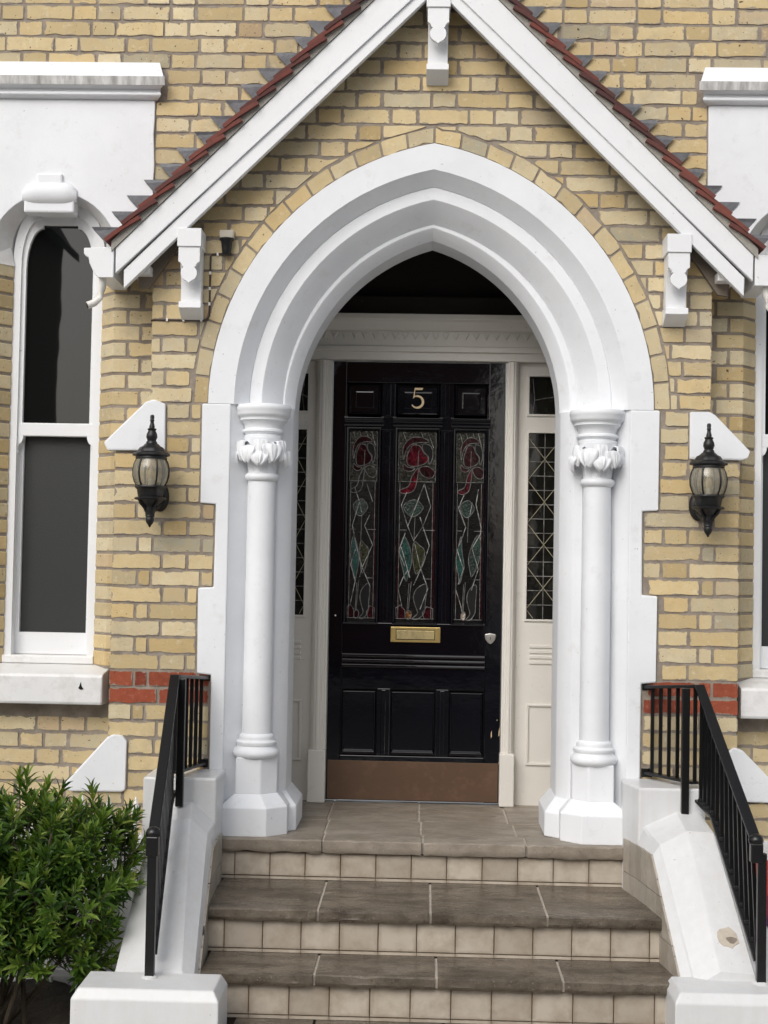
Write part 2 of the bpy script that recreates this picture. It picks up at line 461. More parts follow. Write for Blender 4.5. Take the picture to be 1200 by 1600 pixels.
class MB:
    def __init__(s):
        s.v, s.f = [], []

    def add(s, vs, fs):
        n = len(s.v)
        s.v += [tuple(a) for a in vs]
        s.f += [tuple(i + n for i in f) for f in fs]
        return s

    def box(s, x0, x1, y0, y1, z0, z1):
        return s.add([(x0, y0, z0), (x1, y0, z0), (x1, y1, z0), (x0, y1, z0), (x0, y0, z1), (x1, y0, z1), (x1, y1, z1), (x0, y1, z1)],
                     [(0, 3, 2, 1), (4, 5, 6, 7), (0, 1, 5, 4), (1, 2, 6, 5), (2, 3, 7, 6), (3, 0, 4, 7)])

    def prism(s, poly, a, b, axis='y'):
        """poly in XZ for axis y, XY for axis z, YZ for axis x; extruded from a to b"""
        def P(p, d):
            return (p[0], d, p[1]) if axis == 'y' else (p[0], p[1], d) if axis == 'z' else (d, p[0], p[1])
        n = len(poly)
        vs = [P(p, a) for p in poly] + [P(p, b) for p in poly]
        return s.add(vs, [tuple(range(n)), tuple(range(2 * n - 1, n - 1, -1))] + [(i, i + n, (i + 1) % n + n, (i + 1) % n) for i in range(n)])

    def loft(s, rings, closed=True, caps=True):
        n = len(rings[0])
        vs, fs = [], []
        for r_ in rings:
            vs += r_
        for k in range(len(rings) - 1):
            for i in range(n if closed else n - 1):
                j = (i + 1) % n
                fs.append((k * n + i, k * n + j, (k + 1) * n + j, (k + 1) * n + i))
        if caps and closed:
            fs.append(tuple(range(n - 1, -1, -1)))
            fs.append(tuple(range((len(rings) - 1) * n, len(rings) * n)))
        return s.add(vs, fs)

    def lathe(s, cx, cy, prof, n=24, mod=None, a0=0.0):
        rings = []
        for (r_, z) in prof:
            ring = []
            for i in range(n):
                a = a0 + 2 * PI * i / n
                q = r_ * (mod(a, r_, z) if mod else 1.0)
                ring.append((cx + q * math.cos(a), cy + q * math.sin(a), z))
            rings.append(ring)
        return s.loft(rings)

    def tube(s, pts, r_, n=8, flat=None):
        pts = [Vector(p) for p in pts]
        rings = []
        for i, p in enumerate(pts):
            a = pts[max(0, i - 1)]
            b = pts[min(len(pts) - 1, i + 1)]
            d = (b - a).normalized()
            ref = Vector((0, 0, 1)) if abs(d.z) < 0.9 else Vector((0, 1, 0))
            u = d.cross(ref).normalized()
            w = u.cross(d).normalized()
            rr = r_[i] if hasattr(r_, '__len__') else r_
            rings.append([tuple(p + (u * math.cos(2 * PI * k / n) + w * math.sin(2 * PI * k / n)) * rr) for k in range(n)])
        return s.loft(rings)

    def bar(s, p, q, w, d, side=(1, 0, 0)):
        """rectangular bar from p to q, w across side, d across the other direction"""
        p, q = Vector(p), Vector(q)
        ax = (q - p).normalized()
        sd_ = Vector(side)
        sd_ = (sd_ - ax * sd_.dot(ax)).normalized()
        ot = ax.cross(sd_)
        rings = [[tuple(c0 + sd_ * sx * w / 2 + ot * sy * d / 2) for sx, sy in ((-1, -1), (1, -1), (1, 1), (-1, 1))] for c0 in (p, q)]
        return s.loft(rings)

    def mesh(s, name, mat, off=Vector((0, 0, 0)), smooth=None):
        me = bpy.data.meshes.new(name)
        me.from_pydata([(a - off.x, b - off.y, c - off.z) for a, b, c in s.v], [], s.f)
        bm = bmesh.new()
        bm.from_mesh(me)
        big = [f for f in bm.faces if len(f.verts) > 4]
        if big:
            bmesh.ops.triangulate(bm, faces=big)
        bmesh.ops.recalc_face_normals(bm, faces=bm.faces)
        bm.to_mesh(me)
        bm.free()
        me.materials.append(MAT[mat])
        if smooth:
            me.shade_smooth()
            me.set_sharp_from_angle(angle=rad(smooth))
        return me

    def build(s, name, mat, parent=None, bevel=0.0, smooth=None):
        o = link(name, s.mesh(name, mat, org(parent), smooth), parent)
        if bevel:
            m = o.modifiers.new('edge', 'BEVEL')
            m.width = bevel
            m.segments = 2
            m.limit_method = 'ANGLE'
            m.angle_limit = rad(25)
        return o


def rough_poly(poly, rng, step=0.036, jit=0.0019, rnd=0.0045):
    """a brick outline: corners knocked off, edges wandering, now and then a chip"""
    n = len(poly)
    out = []
    for i in range(n):
        p0, p1, p2 = Vector(poly[i - 1]), Vector(poly[i]), Vector(poly[(i + 1) % n])
        l0, l1 = (p0 - p1).length, (p2 - p1).length
        if l0 < 1e-5 or l1 < 1e-5:
            continue
        rr = rnd * rng.uniform(0.25, 1.3)
        if rng.random() < 0.10:
            rr *= 2.0
        a = p1 + (p0 - p1) / l0 * min(rr, l0 * 0.4)
        b = p1 + (p2 - p1) / l1 * min(rr * rng.uniform(0.6, 1.4), l1 * 0.4)
        out += [a, b]
        m = max(0, int(l1 / step) - 1)
        nrm = Vector((-(p2 - p1).y, (p2 - p1).x)) / l1
        for k in range(m):
            f_ = (k + 1 + rng.uniform(-0.3, 0.3)) / (m + 1)
            q = p1.lerp(p2, f_) + nrm * (rng.gauss(0, jit) + (rng.uniform(0.003, 0.009) if rng.random() < 0.07 else 0))
            out.append(q)
    return [(p.x, p.y) for p in out]


def clip_half(poly, px, pz, nx, nz):
    """keep the part with (p-p0).n >= 0"""
    out = []
    n = len(poly)
    for i in range(n):
        a, b = poly[i], poly[(i + 1) % n]
        da = (a[0] - px) * nx + (a[1] - pz) * nz
        db = (b[0] - px) * nx + (b[1] - pz) * nz
        if da >= 0:
            out.append(a)
        if da * db < 0:
            t_ = da / (da - db)
            out.append((a[0] + (b[0] - a[0]) * t_, a[1] + (b[1] - a[1]) * t_))
    return out


def area(poly):
    return 0.5 * abs(sum(poly[i - 1][0] * poly[i][1] - poly[i][0] * poly[i - 1][1] for i in range(len(poly))))


BRICK_CACHE = {}
RB = random.Random(11)


def brick_mesh(w, h, depth, mat):
    """a plain brick from a pool of chipped variants; origin at its face centre"""
    key = (round(w / 0.006), round(h, 3), round(depth, 3), mat)
    pool = BRICK_CACHE.setdefault(key, [])
    lim = 7 if w > 0.08 else 4
    if len(pool) < lim:
        pl = [(-w / 2, -h / 2), (w / 2, -h / 2), (w / 2, h / 2), (-w / 2, h / 2)]
        me = MB().prism(rough_poly(pl, RB), 0, depth).mesh('brick', mat)
        pool.append(me)
        return me
    return RB.choice(pool)


def lay_brick(poly, y, depth, mat, parent, plain, name='brick'):
    cx = sum(p[0] for p in poly) / len(poly)
    cz = sum(p[1] for p in poly) / len(poly)
    dy = RB.uniform(-0.0016, 0.0016)
    if plain:
        w = max(p[0] for p in poly) - min(p[0] for p in poly)
        h = max(p[1] for p in poly) - min(p[1] for p in poly)
        me = brick_mesh(w, h, depth, mat)
        o = link(name, me, parent, (cx, y + dy, cz))
        o.rotation_euler = (0, RB.gauss(0, 0.004), 0)
    else:
        me = MB().prism(rough_poly([(p[0] - cx, p[1] - cz) for p in poly], RB), 0, depth).mesh('brick', mat)
        o = link(name, me, parent, (cx, y + dy, cz))
    return o


BED0, COURSE, JOINT = 0.711, 0.075, 0.0122


def cells(xa, xb, k, ref=None):
    """brick spans of one Flemish course between xa and xb"""
    out = []
    if ref is None:                                  # quoined from xa
        seq = [0.215, 0.1025] if k % 2 == 0 else None
        x = xa
        i = 0
        while x < xb - 0.012:
            if seq:
                w = seq[i % 2]
            else:
                w = (0.1025, 0.050)[i] if i < 2 else (0.215, 0.1025)[i % 2]
            w += RB.uniform(-0.006, 0.006)
            out.append([x, min(x + w, xb)])
            x += w + JOINT
            i += 1
    else:
        per = 0.215 + 0.1025 + 2 * JOINT
        x = ref + (0 if k % 2 == 0 else 0.5 * per + 0.002) + RB.uniform(-0.012, 0.012)
        x -= math.ceil((x - xa) / per + 1) * per
        i = 0
        while x < xb:
            if i % 2 == 0 and RB.random() < 0.10 and x > xa:
                i += 1
            w = (0.215, 0.1025)[i % 2] + RB.uniform(-0.005, 0.005)
            if x + w > xa + 0.012 and x < xb - 0.012:
                out.append([max(x, xa), min(x + w, xb)])
            x += w + JOINT
            i += 1
    if len(out) > 1 and out[-1][1] - out[-1][0] < 0.035:
        out[-2][1] = out[-1][1]
        out.pop()
    if len(out) > 1 and out[0][1] - out[0][0] < 0.035:
        out[1][0] = out[0][0]
        out.pop(0)
    return out


def brick_z(k):
    return BED0 + k * COURSE + JOINT / 2, BED0 + (k + 1) * COURSE - JOINT / 2


# arch set-out: two-centred pointed arch
ZS, AW, AR, AA = 1.911, 0.996, 1.209, 0.213


def arch_pt(s_, t_, side):
    """point on the arch curve offset inwards by s_ from the white outer edge; t_ 0 springing .. 1 apex"""
    r_ = AR - s_
    th = t_ * math.acos(AA / r_)
    return (side * (-AA + r_ * math.cos(th)), ZS + r_ * math.sin(th))


# ================================================================== ground and steps
G = -0.72
o = MB().box(-60, 60, -4.6, 40, G - 0.3, G).build('front_path', 'paving')
tag(o, kind='structure')
o = MB().box(-60, 60, -80, -6.2, G - 0.4, G - 0.12).build('road', 'asphalt')
tag(o, kind='structure')
o = MB().box(-60, 60, -6.2, -4.6, G - 0.4, G - 0.015).build('pavement', 'paving')
tag(o, kind='structure')
o = MB().box(-60, 60, -16.4, -13.6, G - 0.119, G - 0.012).build('far_pavement', 'paving')
tag(o, kind='structure')

# planting bed left of the steps
mb = MB()
nx_, ny_ = 26, 12
rs = random.Random(5)
vs = [(-3.2 + 1.95 * i / nx_, -1.35 + 1.25 * j / ny_, G + 0.05 + rs.uniform(-0.02, 0.035)) for j in range(ny_ + 1) for i in range(nx_ + 1)]
fs = [(j * (nx_ + 1) + i, j * (nx_ + 1) + i + 1, (j + 1) * (nx_ + 1) + i + 1, (j + 1) * (nx_ + 1) + i) for j in range(ny_) for i in range(nx_)]
tag(mb.add(vs, fs).build('planting_bed', 'soil', smooth=80), kind='structure')

steps = thing('entrance_steps', (0, -0.5, G), 'worn stone entrance steps with beige tiled risers leading up to the black door', 'steps')
core = MB()
core.box(-0.868, 0.855, -0.085, 1.2, G, -0.058)
core.box(-0.858, 0.955, -0.615, -0.085, G, -0.227)
core.box(-0.835, 0.97, -0.885, -0.615, G, -0.407)
core.box(-0.705, 0.91, -1.17, -0.885, G, -0.587)
core.build('step_core', 'tile_grout', steps)
rs = random.Random(21)


def slab(x0, x1, y0, y1, ztop, th, mat, nosed=True, name='stone_slab'):
    """a worn slab: front edge wanders and is rounded"""
    n = max(3, int((x1 - x0) / 0.035))
    rings = []
    for i in range(n + 1):
        x = x0 + (x1 - x0) * i / n
        w1, w2, w3 = rs.gauss(0, 0.0016), rs.gauss(0, 0.0012), rs.gauss(0, 0.002)
        if rs.random() < 0.08:
            w2 -= 0.006
            w1 += 0.005
        yf = y0 + (w1 if nosed else 0)
        rings.append([(x, y1, ztop - th), (x, yf + 0.006, ztop - th + w3), (x, yf + w3 * 0.6, ztop - th + 0.012), (x, yf + w1 * 0.5, ztop - 0.030), (x, yf, ztop - 0.007 + w2), (x, yf + 0.007, ztop - 0.0015 + w2 * 0.6), (x, yf + 0.05, ztop + w2 * 0.3), (x, (yf + y1) / 2, ztop + rs.gauss(0, 0.0012)), (x, y1, ztop)])
    MB().loft(rings).build(name, mat, steps, smooth=32)


J = 0.0055
for x0, x1 in ((-0.885, -0.435), (-0.435, 0.0), (0.0, 0.45), (0.45, 0.885)):
    slab(x0 + J, x1 - J, -0.125, 0.065, 0.0, 0.058, 'york_stone')
for (y0, y1), cuts in (((0.065, 0.40), (-0.80, -0.44, -0.01, 0.42, 0.80)), ((0.40, 1.0), (-0.86, -0.45, -0.02, 0.40, 0.86))):
    for a, b in zip(cuts[:-1], cuts[1:]):
        slab(a + J, b - J, y0 + J, y1 - J, -0.001 + rs.uniform(-0.002, 0.001), 0.05, 'york_stone', False)
MB().box(-0.88, 0.88, -0.10, 1.0, -0.056, -0.0075).build('pointing', 'pale_joint', steps)
for x0, x1 in ((-0.872, -0.415), (-0.415, 0.035), (0.035, 0.50), (0.50, 0.968)):
    slab(x0 + J, x1 - J, -0.66, -0.09, -0.18, 0.047, 'york_stone_wet', name='tread_slab')
MB().box(-0.86, 0.95, -0.64, -0.10, -0.226, -0.186).build('pointing', 'pale_joint', steps)
for x0, x1 in ((-0.845, -0.405), (-0.405, 0.06), (0.06, 0.54), (0.54, 0.985)):
    slab(x0 + J, x1 - J, -0.93, -0.62, -0.36, 0.047, 'york_stone_wet', name='tread_slab')
MB().box(-0.835, 0.95, -0.91, -0.63, -0.406, -0.366).build('pointing', 'pale_joint', steps)
for x0, x1 in ((-0.705, -0.40), (-0.40, 0.09), (0.09, 0.56), (0.56, 0.91)):
    slab(x0 + J, x1 - J, -1.215, -0.89, -0.54, 0.047, 'york_stone_wet', name='tread_slab')

TILE = {}


def riser(y, ztop, zbot, x0, x1, seam, pitch=0.1545):
    """a row of glazed tiles under a nosing, and the thin strip they stand on"""
    x = seam - math.ceil((seam - x0) / pitch) * pitch
    zs_ = zbot + 0.014
    while x < x1:
        a, b = max(x, x0) + 0.0012, min(x + pitch, x1) - 0.0012
        if b - a > 0.01:
            key = (round(b - a, 3), round(ztop - zs_, 3))
            if key not in TILE:
                w, h = key
                m_ = MB()
                e = 0.0025
                m_.loft([[(-w / 2, 0.01, 0), (w / 2, 0.01, 0), (w / 2, 0.01, h), (-w / 2, 0.01, h)],
                         [(-w / 2, e, 0), (w / 2, e, 0), (w / 2, e, h), (-w / 2, e, h)],
                         [(-w / 2 + e, 0, e), (w / 2 - e, 0, e), (w / 2 - e, 0, h - e), (-w / 2 + e, 0, h - e)]])
                TILE[key] = m_.mesh('riser_tile', 'riser_tile')
            o_ = link('riser_tile', TILE[key], steps, ((a + b) / 2, y - 0.008 + rs.uniform(-0.0012, 0.0012), zs_ + 0.0012))
            o_.rotation_euler = (rs.gauss(0, 0.006), 0, rs.gauss(0, 0.006))
            MB().box(a, b, y - 0.0075, y + 0.002, zbot + 0.001, zs_ - 0.0015).build('border_tile', 'riser_tile', steps)
        x += pitch


riser(-0.088, -0.064, -0.18, -0.885, 0.885, -0.665)
riser(-0.618, -0.232, -0.36, -0.862, 0.96, -0.635)
riser(-0.888, -0.412, -0.54, -0.84, 0.975, -0.655)
riser(-1.172, -0.592, -0.72, -0.705, 0.91, -0.655)

# ------------------------------------------------------------------ white walls flanking the steps
def lerp_st(st, y, k, j):
    """value k, j of the wall stations at depth y"""
    for a, b in zip(st[:-1], st[1:]):
        if b[0] <= y <= a[0]:
            f_ = (y - a[0]) / (b[0] - a[0])
            return a[k][j] + (b[k][j] - a[k][j]) * f_
    e_ = st[0] if y > st[0][0] else st[-1]
    return e_[k][j]


def stair_wall(side, label, st, xo0, pier):
    """st: stations (y, tile face (x, top z), inner edge, ridge, outer edge, flank) from the porch forwards; pier: x0, x1, y0, y1, ztop"""
    w = thing('stair_wall', (st[1][2][0], -0.5, G), label, 'wall', 'white walls beside the steps')
    yb = st[1][0]
    xa, xb = st[0][1][0], st[1][1][0]
    MB().prism([(xa, -0.012), (xa, -0.10), (xb, yb - 0.005), (xo0, yb - 0.005), (xo0, -0.012)], -0.30, 0.28, 'z').build('upper_block', 'white_damp', w, 0.010)
    rings = []
    ycut = [yb + 0.004]
    for a, b in zip(st[1:-1], st[2:]):
        n_ = 4
        ycut += [a[0] + (b[0] - a[0]) * i / n_ for i in range(1, n_ + 1)]
    for y in ycut:
        (xt, zt), (xi, zi), (xr, zr), (xo, zo), (xf, zf) = [(lerp_st(st, y, k, 0), lerp_st(st, y, k, 1)) for k in range(1, 6)]
        rings.append([(xt, y, G), (xt, y, zt), (xi, y, zi - 0.010), (xi + (xr - xi) * 0.05, y, zi), (xr + (xi - xr) * 0.05, y, zr - 0.002), (xr + (xo - xr) * 0.05, y, zr), (xo + (xr - xo) * 0.06, y, zo), (xo, y, zo - 0.015), (xf, y, zf), (xf + (xf - xi) * 0.12, y, G)])
    MB().loft(rings).build('raked_coping', 'white_damp', w, smooth=14)
    px0, px1, py0, py1, zt = pier
    c_ = 0.022
    MB().loft([[(px0, py0, G), (px1, py0, G), (px1, py1, G), (px0, py1, G)], [(px0, py0, zt - 0.036), (px1, py0, zt - 0.036), (px1, py1, zt - 0.036), (px0, py1, zt - 0.036)],
               [(px0 + c_, py0 + c_, zt), (px1 - c_, py0 + c_, zt), (px1 - c_, py1 - c_, zt + 0.004), (px0 + c_, py1 - c_, zt + 0.004)]]).build('end_pier', 'white_streaked_pier', w, 0.005)
    # tiles up the inner face, and the dark bed they are set in
    bk = MB()
    ylist = [-0.126]
    while ylist[-1] > st[-1][0] + 0.01:
        y2 = ylist[-1] - 0.0785
        for q in st[1:-1]:
            if ylist[-1] > q[0] + 0.004 > y2:
                y2 = q[0]
        ylist.append(max(y2, st[-1][0]))
    for y, y2 in zip(ylist[:-1], ylist[1:]):
        x1_, x2_ = lerp_st(st, y, 1, 0), lerp_st(st, y2, 1, 0)
        t1_, t2_ = lerp_st(st, y, 1, 1) + rs.uniform(-0.004, 0.002), lerp_st(st, y2, 1, 1) + rs.uniform(-0.004, 0.002)
        bk.loft([[(x1_ - side * 0.0045, y, -0.6), (x1_ - side * 0.0045, y, t1_ - 0.004), (x1_ + side * 0.02, y, t1_ - 0.004), (x1_ + side * 0.02, y, -0.6)],
                 [(x2_ - side * 0.0045, y2, -0.6), (x2_ - side * 0.0045, y2, t2_ - 0.004), (x2_ + side * 0.02, y2, t2_ - 0.004), (x2_ + side * 0.02, y2, -0.6)]])
        for zr0, zr1 in ((-0.565, -0.41), (-0.41, -0.255), (-0.255, -0.10), (-0.10, 0.06)):
            pl = [(y2 + 0.0022, zr0 + 0.0018), (y - 0.0022, zr0 + 0.0018), (y - 0.0022, zr1 - 0.0018), (y2 + 0.0022, zr1 - 0.0018)]
            pl = clip_half(pl, y, t1_, (t1_ - t2_), -(y - y2))
            if len(pl) < 3 or area(pl) < 0.0004:
                continue
            np_ = len(pl)
            ins = -side * 0.008
            vs = []
            for d_ in (ins, 0.01 * side):
                for p_ in pl:
                    f_ = (p_[0] - y) / (y2 - y)
                    vs.append((x1_ + (x2_ - x1_) * f_ + d_, p_[0], p_[1]))
            MB().add(vs, [tuple(range(np_)), tuple(range(2 * np_ - 1, np_ - 1, -1))] + [(i, i + np_, (i + 1) % np_ + np_, (i + 1) % np_) for i in range(np_)]).build('wall_tile', 'side_tile', w)
    bk.build('tile_bed', 'tile_grout', w)
    return w


mk_paint('white_streaked_pier', (0.66, 0.67, 0.675), (0.715, 0.725, 0.73), 0.35, (0.60, 0.59, 0.56), 0.45, 0.8, 0.35, True)
SL = [(-0.09, (-0.880, 0.020), (-0.882, 0.095), (-0.985, 0.180), (-1.075, 0.165), (-1.15, 0.03)),
      (-0.285, (-0.880, 0.020), (-0.882, 0.095), (-0.985, 0.180), (-1.075, 0.165), (-1.15, 0.03)),
      (-0.45, (-0.872, 0.015), (-0.888, 0.075), (-0.965, 0.135), (-1.065, 0.125), (-1.15, 0.0)),
      (-1.03, (-0.840, -0.435), (-0.846, -0.385), (-0.895, -0.330), (-1.005, -0.340), (-1.165, -0.44))]
SR = [(-0.09, (0.868, 0.040), (0.925, 0.120), (1.072, 0.185), (1.17, 0.180), (1.25, 0.05)),
      (-0.285, (0.908, 0.042), (0.925, 0.120), (1.072, 0.185), (1.17, 0.180), (1.25, 0.05)),
      (-0.50, (0.938, 0.040), (0.960, 0.082), (1.078, 0.140), (1.19, 0.135), (1.29, 0.0)),
      (-0.93, (0.998, -0.405), (1.034, -0.368), (1.134, -0.310), (1.265, -0.318), (1.40, -0.42))]
sw_l = stair_wall(-1, 'white painted wall left of the steps, next to the shrub', SL, -1.195, (-1.257, -0.722, -1.255, -1.005, -0.345))
sw_r = stair_wall(1, 'white painted wall right of the steps, with a chipped patch low down', SR, 1.19, (0.930, 1.60, -1.115, -0.870, -0.345))
# chipped patch on the right coping: bare render with a hollow
rp = random.Random(3)
ring = [(1.178 + 0.040 * math.cos(a) * rp.uniform(0.85, 1.15), -0.830 + 0.030 * math.sin(a) * rp.uniform(0.85, 1.15)) for a in [2 * PI * k / 14 for k in range(14)]]


def coping_z(x, y):
    xr, zr, xo, zo = lerp_st(SR, y, 3, 0), lerp_st(SR, y, 3, 1), lerp_st(SR, y, 4, 0), lerp_st(SR, y, 4, 1)
    return zr + (zo - zr) * min(1.0, max(0.0, (x - xr) / (xo - xr)))


MB().loft([[(x, y, coping_z(x, y) - 0.006) for x, y in ring], [(x, y, coping_z(x, y) + 0.0035) for x, y in ring]]).build('chipped_patch', 'pale_joint', sw_r)
ring2 = [(1.190 + 0.020 * math.cos(a) * (1 + 0.3 * math.sin(3 * a)), -0.838 + 0.010 * math.sin(a)) for a in [2 * PI * k / 10 for k in range(10)]]
MB().loft([[(x, y, coping_z(x, y)) for x, y in ring2], [(x, y, coping_z(x, y) + 0.0045) for x, y in ring2]]).build('hollow', 'mortar', sw_r)

# ------------------------------------------------------------------ iron handrails
def handrail(label, fix, cor, end, foot_corner, foot_end):
    """fix, cor, end: top-rail points; feet below the corner post and the end post"""
    h = thing('handrail', (end[0], end[1], foot_end[2]), label, 'railing', 'black iron handrails on the step walls')
    W_, T_ = 0.044, 0.012
    top = MB().bar(fix, cor, 0.045, 0.014, (1, 0, 0))
    top.build('top_rail', 'black_iron', h, 0.003)
    MB().bar((fix[0], fix[1] - 0.001, fix[2]), (fix[0], fix[1] + 0.02, fix[2]), 0.05, 0.03).build('wall_plate', 'black_iron', h, 0.003)
    c2 = Vector(cor) + Vector((0, -0.005, 0.004))
    rk = MB().bar(c2, end, 0.042, 0.016, (1, 0, 0))
    rk.build('raked_rail', 'black_iron', h, 0.004)
    # rounded end and knob
    e = Vector(end)
    kn = []
    for i in range(9):
        a = -PI / 2 + PI * i / 8
        kn.append((max(0.001, 0.029 * math.cos(a)), e.z - 0.004 + 0.026 * math.sin(a)))
    MB().lathe(e.x, e.y - 0.014, kn, 16).build('rail_end', 'black_iron', h, smooth=60)
    MB().box(e.x - 0.023, e.x + 0.023, e.y - 0.042, e.y, e.z - 0.085, e.z - 0.012).build('post_cap', 'black_iron', h, 0.005)
    fe = Vector(foot_end)
    MB().box(fe.x - 0.017, fe.x + 0.017, e.y - 0.036, e.y - 0.006, fe.z, e.z - 0.05).build('post', 'black_iron', h, 0.003)
    MB().lathe(fe.x, e.y - 0.02, [(0.03, fe.z - 0.004), (0.03, fe.z + 0.006), (0.02, fe.z + 0.012)], 12).build('post_foot', 'white_damp', h)
    fc = Vector(foot_corner)
    MB().box(fc.x - 0.016, fc.x + 0.016, cor[1] - 0.014, cor[1] + 0.016, fc.z, cor[2] - 0.008).build('post', 'black_iron', h, 0.003)
    # bottom rails
    zb = 0.305
    b0 = Vector((fix[0], fix[1], zb))
    b1 = Vector((cor[0] + (fix[0] - cor[0]) * 0.06, cor[1] + 0.015, zb))
    MB().bar(b0, b1, 0.040, 0.012, (1, 0, 0)).build('bottom_rail', 'black_iron', h, 0.002)
    r0 = Vector((cor[0], cor[1] - 0.01, fc.z + 0.065))
    rm = Vector((cor[0] + (fe.x - cor[0]) * 0.25, -0.50, fc.z + 0.030))
    r1 = Vector((fe.x, e.y + 0.03, fe.z + 0.075))
    MB().bar(r0, rm, 0.034, 0.012, (1, 0, 0)).build('bottom_rail', 'black_iron', h, 0.002)
    MB().bar(rm, r1, 0.034, 0.012, (1, 0, 0)).build('bottom_rail', 'black_iron', h, 0.002)
    MB().bar((fix[0], fix[1] - 0.001, zb), (fix[0], fix[1] + 0.02, zb), 0.05, 0.04).build('wall_plate', 'black_iron', h, 0.003)
    n1 = 6
    for k in range(n1):
        f_ = (k + 0.6) / n1
        p = Vector(fix).lerp(Vector(cor), f_)
        MB().box(p.x - 0.0075, p.x + 0.0075, p.y - 0.0075, p.y + 0.0075, zb - 0.003, p.z).build('baluster', 'black_iron', h)
    n2 = 13
    for k in range(n2):
        f_ = (k + 0.8) / (n2 + 0.5)
        p = Vector(cor).lerp(e, f_)
        y_ = p.y
        q = r0.lerp(rm, max(0.0, (y_ - r0.y) / (rm.y - r0.y))) if y_ > rm.y else rm.lerp(r1, min(1.0, (y_ - rm.y) / (r1.y - rm.y)))
        MB().bar((q.x, y_, q.z - 0.003), (p.x, y_, p.z), 0.015, 0.015).build('baluster', 'black_iron', h)
        MB().lathe(q.x, y_, [(0.012, q.z + 0.002), (0.012, q.z + 0.016), (0.008, q.z + 0.02)], 8).build('collar', 'black_iron', h)


handrail('black iron handrail on the left step wall beside the shrub', (-0.985, 0.0, 0.682), (-1.06, -0.335, 0.712), (-1.002, -1.07, 0.190), (-1.03, -0.335, 0.165), (-1.002, -1.07, -0.345))
handrail('black iron handrail on the right step wall, in front of the red notice', (0.985, 0.0, 0.682), (1.155, -0.30, 0.712), (1.253, -0.94, 0.193), (1.10, -0.30, 0.17), (1.274, -0.94, -0.345))

# ================================================================== the house wall
WY = 0.16                       # face of the house wall
house = thing('house', (0, 0.3, G), 'yellow stock brick house front behind the pointed porch', 'house')
CXL, CXR = -1.755, 1.712        # window axes
HW = 0.285                      # half width of the window opening at the wall face
wall = None
mort = MB()
yM, yB = WY + 0.0035, 0.75
ZT = 4.75
for x0, x1, z0, z1 in ((-3.3, CXL - HW - 0.003, 0.02, ZT), (CXL - HW - 0.003, CXL + HW + 0.003, 0.02, 0.70), (CXL - HW - 0.003, CXL + HW + 0.003, 2.98, ZT),
                       (CXL + HW + 0.003, -1.0, 0.02, ZT), (-1.0, 1.0, 2.9, ZT), (1.0, CXR - HW - 0.003, 0.02, ZT),
                       (CXR - HW - 0.003, CXR + HW + 0.003, 0.02, 0.70), (CXR - HW - 0.003, CXR + HW + 0.003, 2.98, ZT), (CXR + HW + 0.003, 3.3, 0.02, ZT)):
    mort.box(x0, x1, yM, yB, z0, z1)
# splayed jambs in mortar
for cx in (CXL, CXR):
    for s_ in (-1, 1):
        mort.prism([(cx + s_ * (HW + 0.004), yM), (cx + s_ * (HW + 0.01), yB), (cx + s_ * 0.21, yB), (cx + s_ * 0.2135, WY + 0.095)], 0.70, 2.60, 'z')
wall = mort.build('wall', 'mortar', house)
rest = MB()


def in_roof(x, z):
    return z < 3.93 - abs(x) * 0.995 + 0.06


RB = random.Random(7)
for k in range(-10, 54):
    z0, z1 = brick_z(k)
    zc = 0.5 * (z0 + z1)
    spans = []
    if zc > 3.5:
        spans = [(-3.3, 3.3)]
    elif zc > 2.58:
        ew = 0.51 if zc > 3.32 else 0.462
        spans = [(-3.3, CXL - ew), (CXL + ew, CXR - ew), (CXR + ew, 3.3)]
    elif zc > 0.72:
        e1, e2 = (0.36, 0.42) if k % 2 else (0.42, 0.36)
        spans = [(-3.3, CXL - e1), (CXL + e1, -1.15), (1.15, CXR - e1), (CXR + e1, 3.3)]
    elif zc > 0.52:
        spans = [(-3.3, CXL - 0.31), (CXR + 0.31, 3.3)]
    elif zc > 0.03:
        spans = [(-3.3, -1.15), (1.15, 3.3)]
    for xa, xb in spans:
        for a, b in cells(xa, xb, k, 0.05):
            cx = 0.5 * (a + b)
            if abs(cx) < 1.45 and in_roof(cx, zc + 0.06) and zc > 2.62:
                continue
            if abs(cx) < 1.0:
                if zc < 3.2:
                    continue
            pl = [(a, z0), (b, z0), (b, z1), (a, z1)]
            near = -2.10 < cx < 1.64 and zc < 3.86 and not (zc < 1.68 and abs(cx) < 1.32) and not (zc < 2.62 and abs(cx) < 1.20)
            if near:
                lay_brick(pl, WY, 0.08, 'brick_yellow', wall, True)
            else:
                rest.prism(rough_poly(pl, RB, 0.09), WY + RB.uniform(-0.0015, 0.0015), WY + 0.02)
    # splayed jamb bricks beside the windows
    if 0.72 < zc < 2.58:
        for cx in (CXL, CXR):
            for s_ in (-1, 1):
                e1 = 0.36 if k % 2 else 0.42
                e1 -= JOINT
                w1 = RB.uniform(-0.0015, 0.0015)
                pl = [(cx + s_ * e1, WY + w1), (cx + s_ * (HW + 0.002), WY + w1), (cx + s_ * 0.210, WY + 0.092 + w1), (cx + s_ * 0.215, WY + 0.15), (cx + s_ * e1, WY + 0.15)]
                zz0, zz1 = z0 + RB.uniform(-0.0015, 0.0015), z1 + RB.uniform(-0.0015, 0.0015)
                if (cx == CXL) or s_ < 0:
                    MB().prism(pl, zz0, zz1, 'z').build('brick', 'brick_plain', wall, 0.004)
                else:
                    rest.prism(pl, zz0, zz1, 'z')
tag(rest.build('brickwork', 'brick_plain', wall), kind='stuff')
MB().box(-3.3, -1.62, WY - 0.05, 0.7, G, 0.022).build('plinth', 'white_worn', house, 0.006)
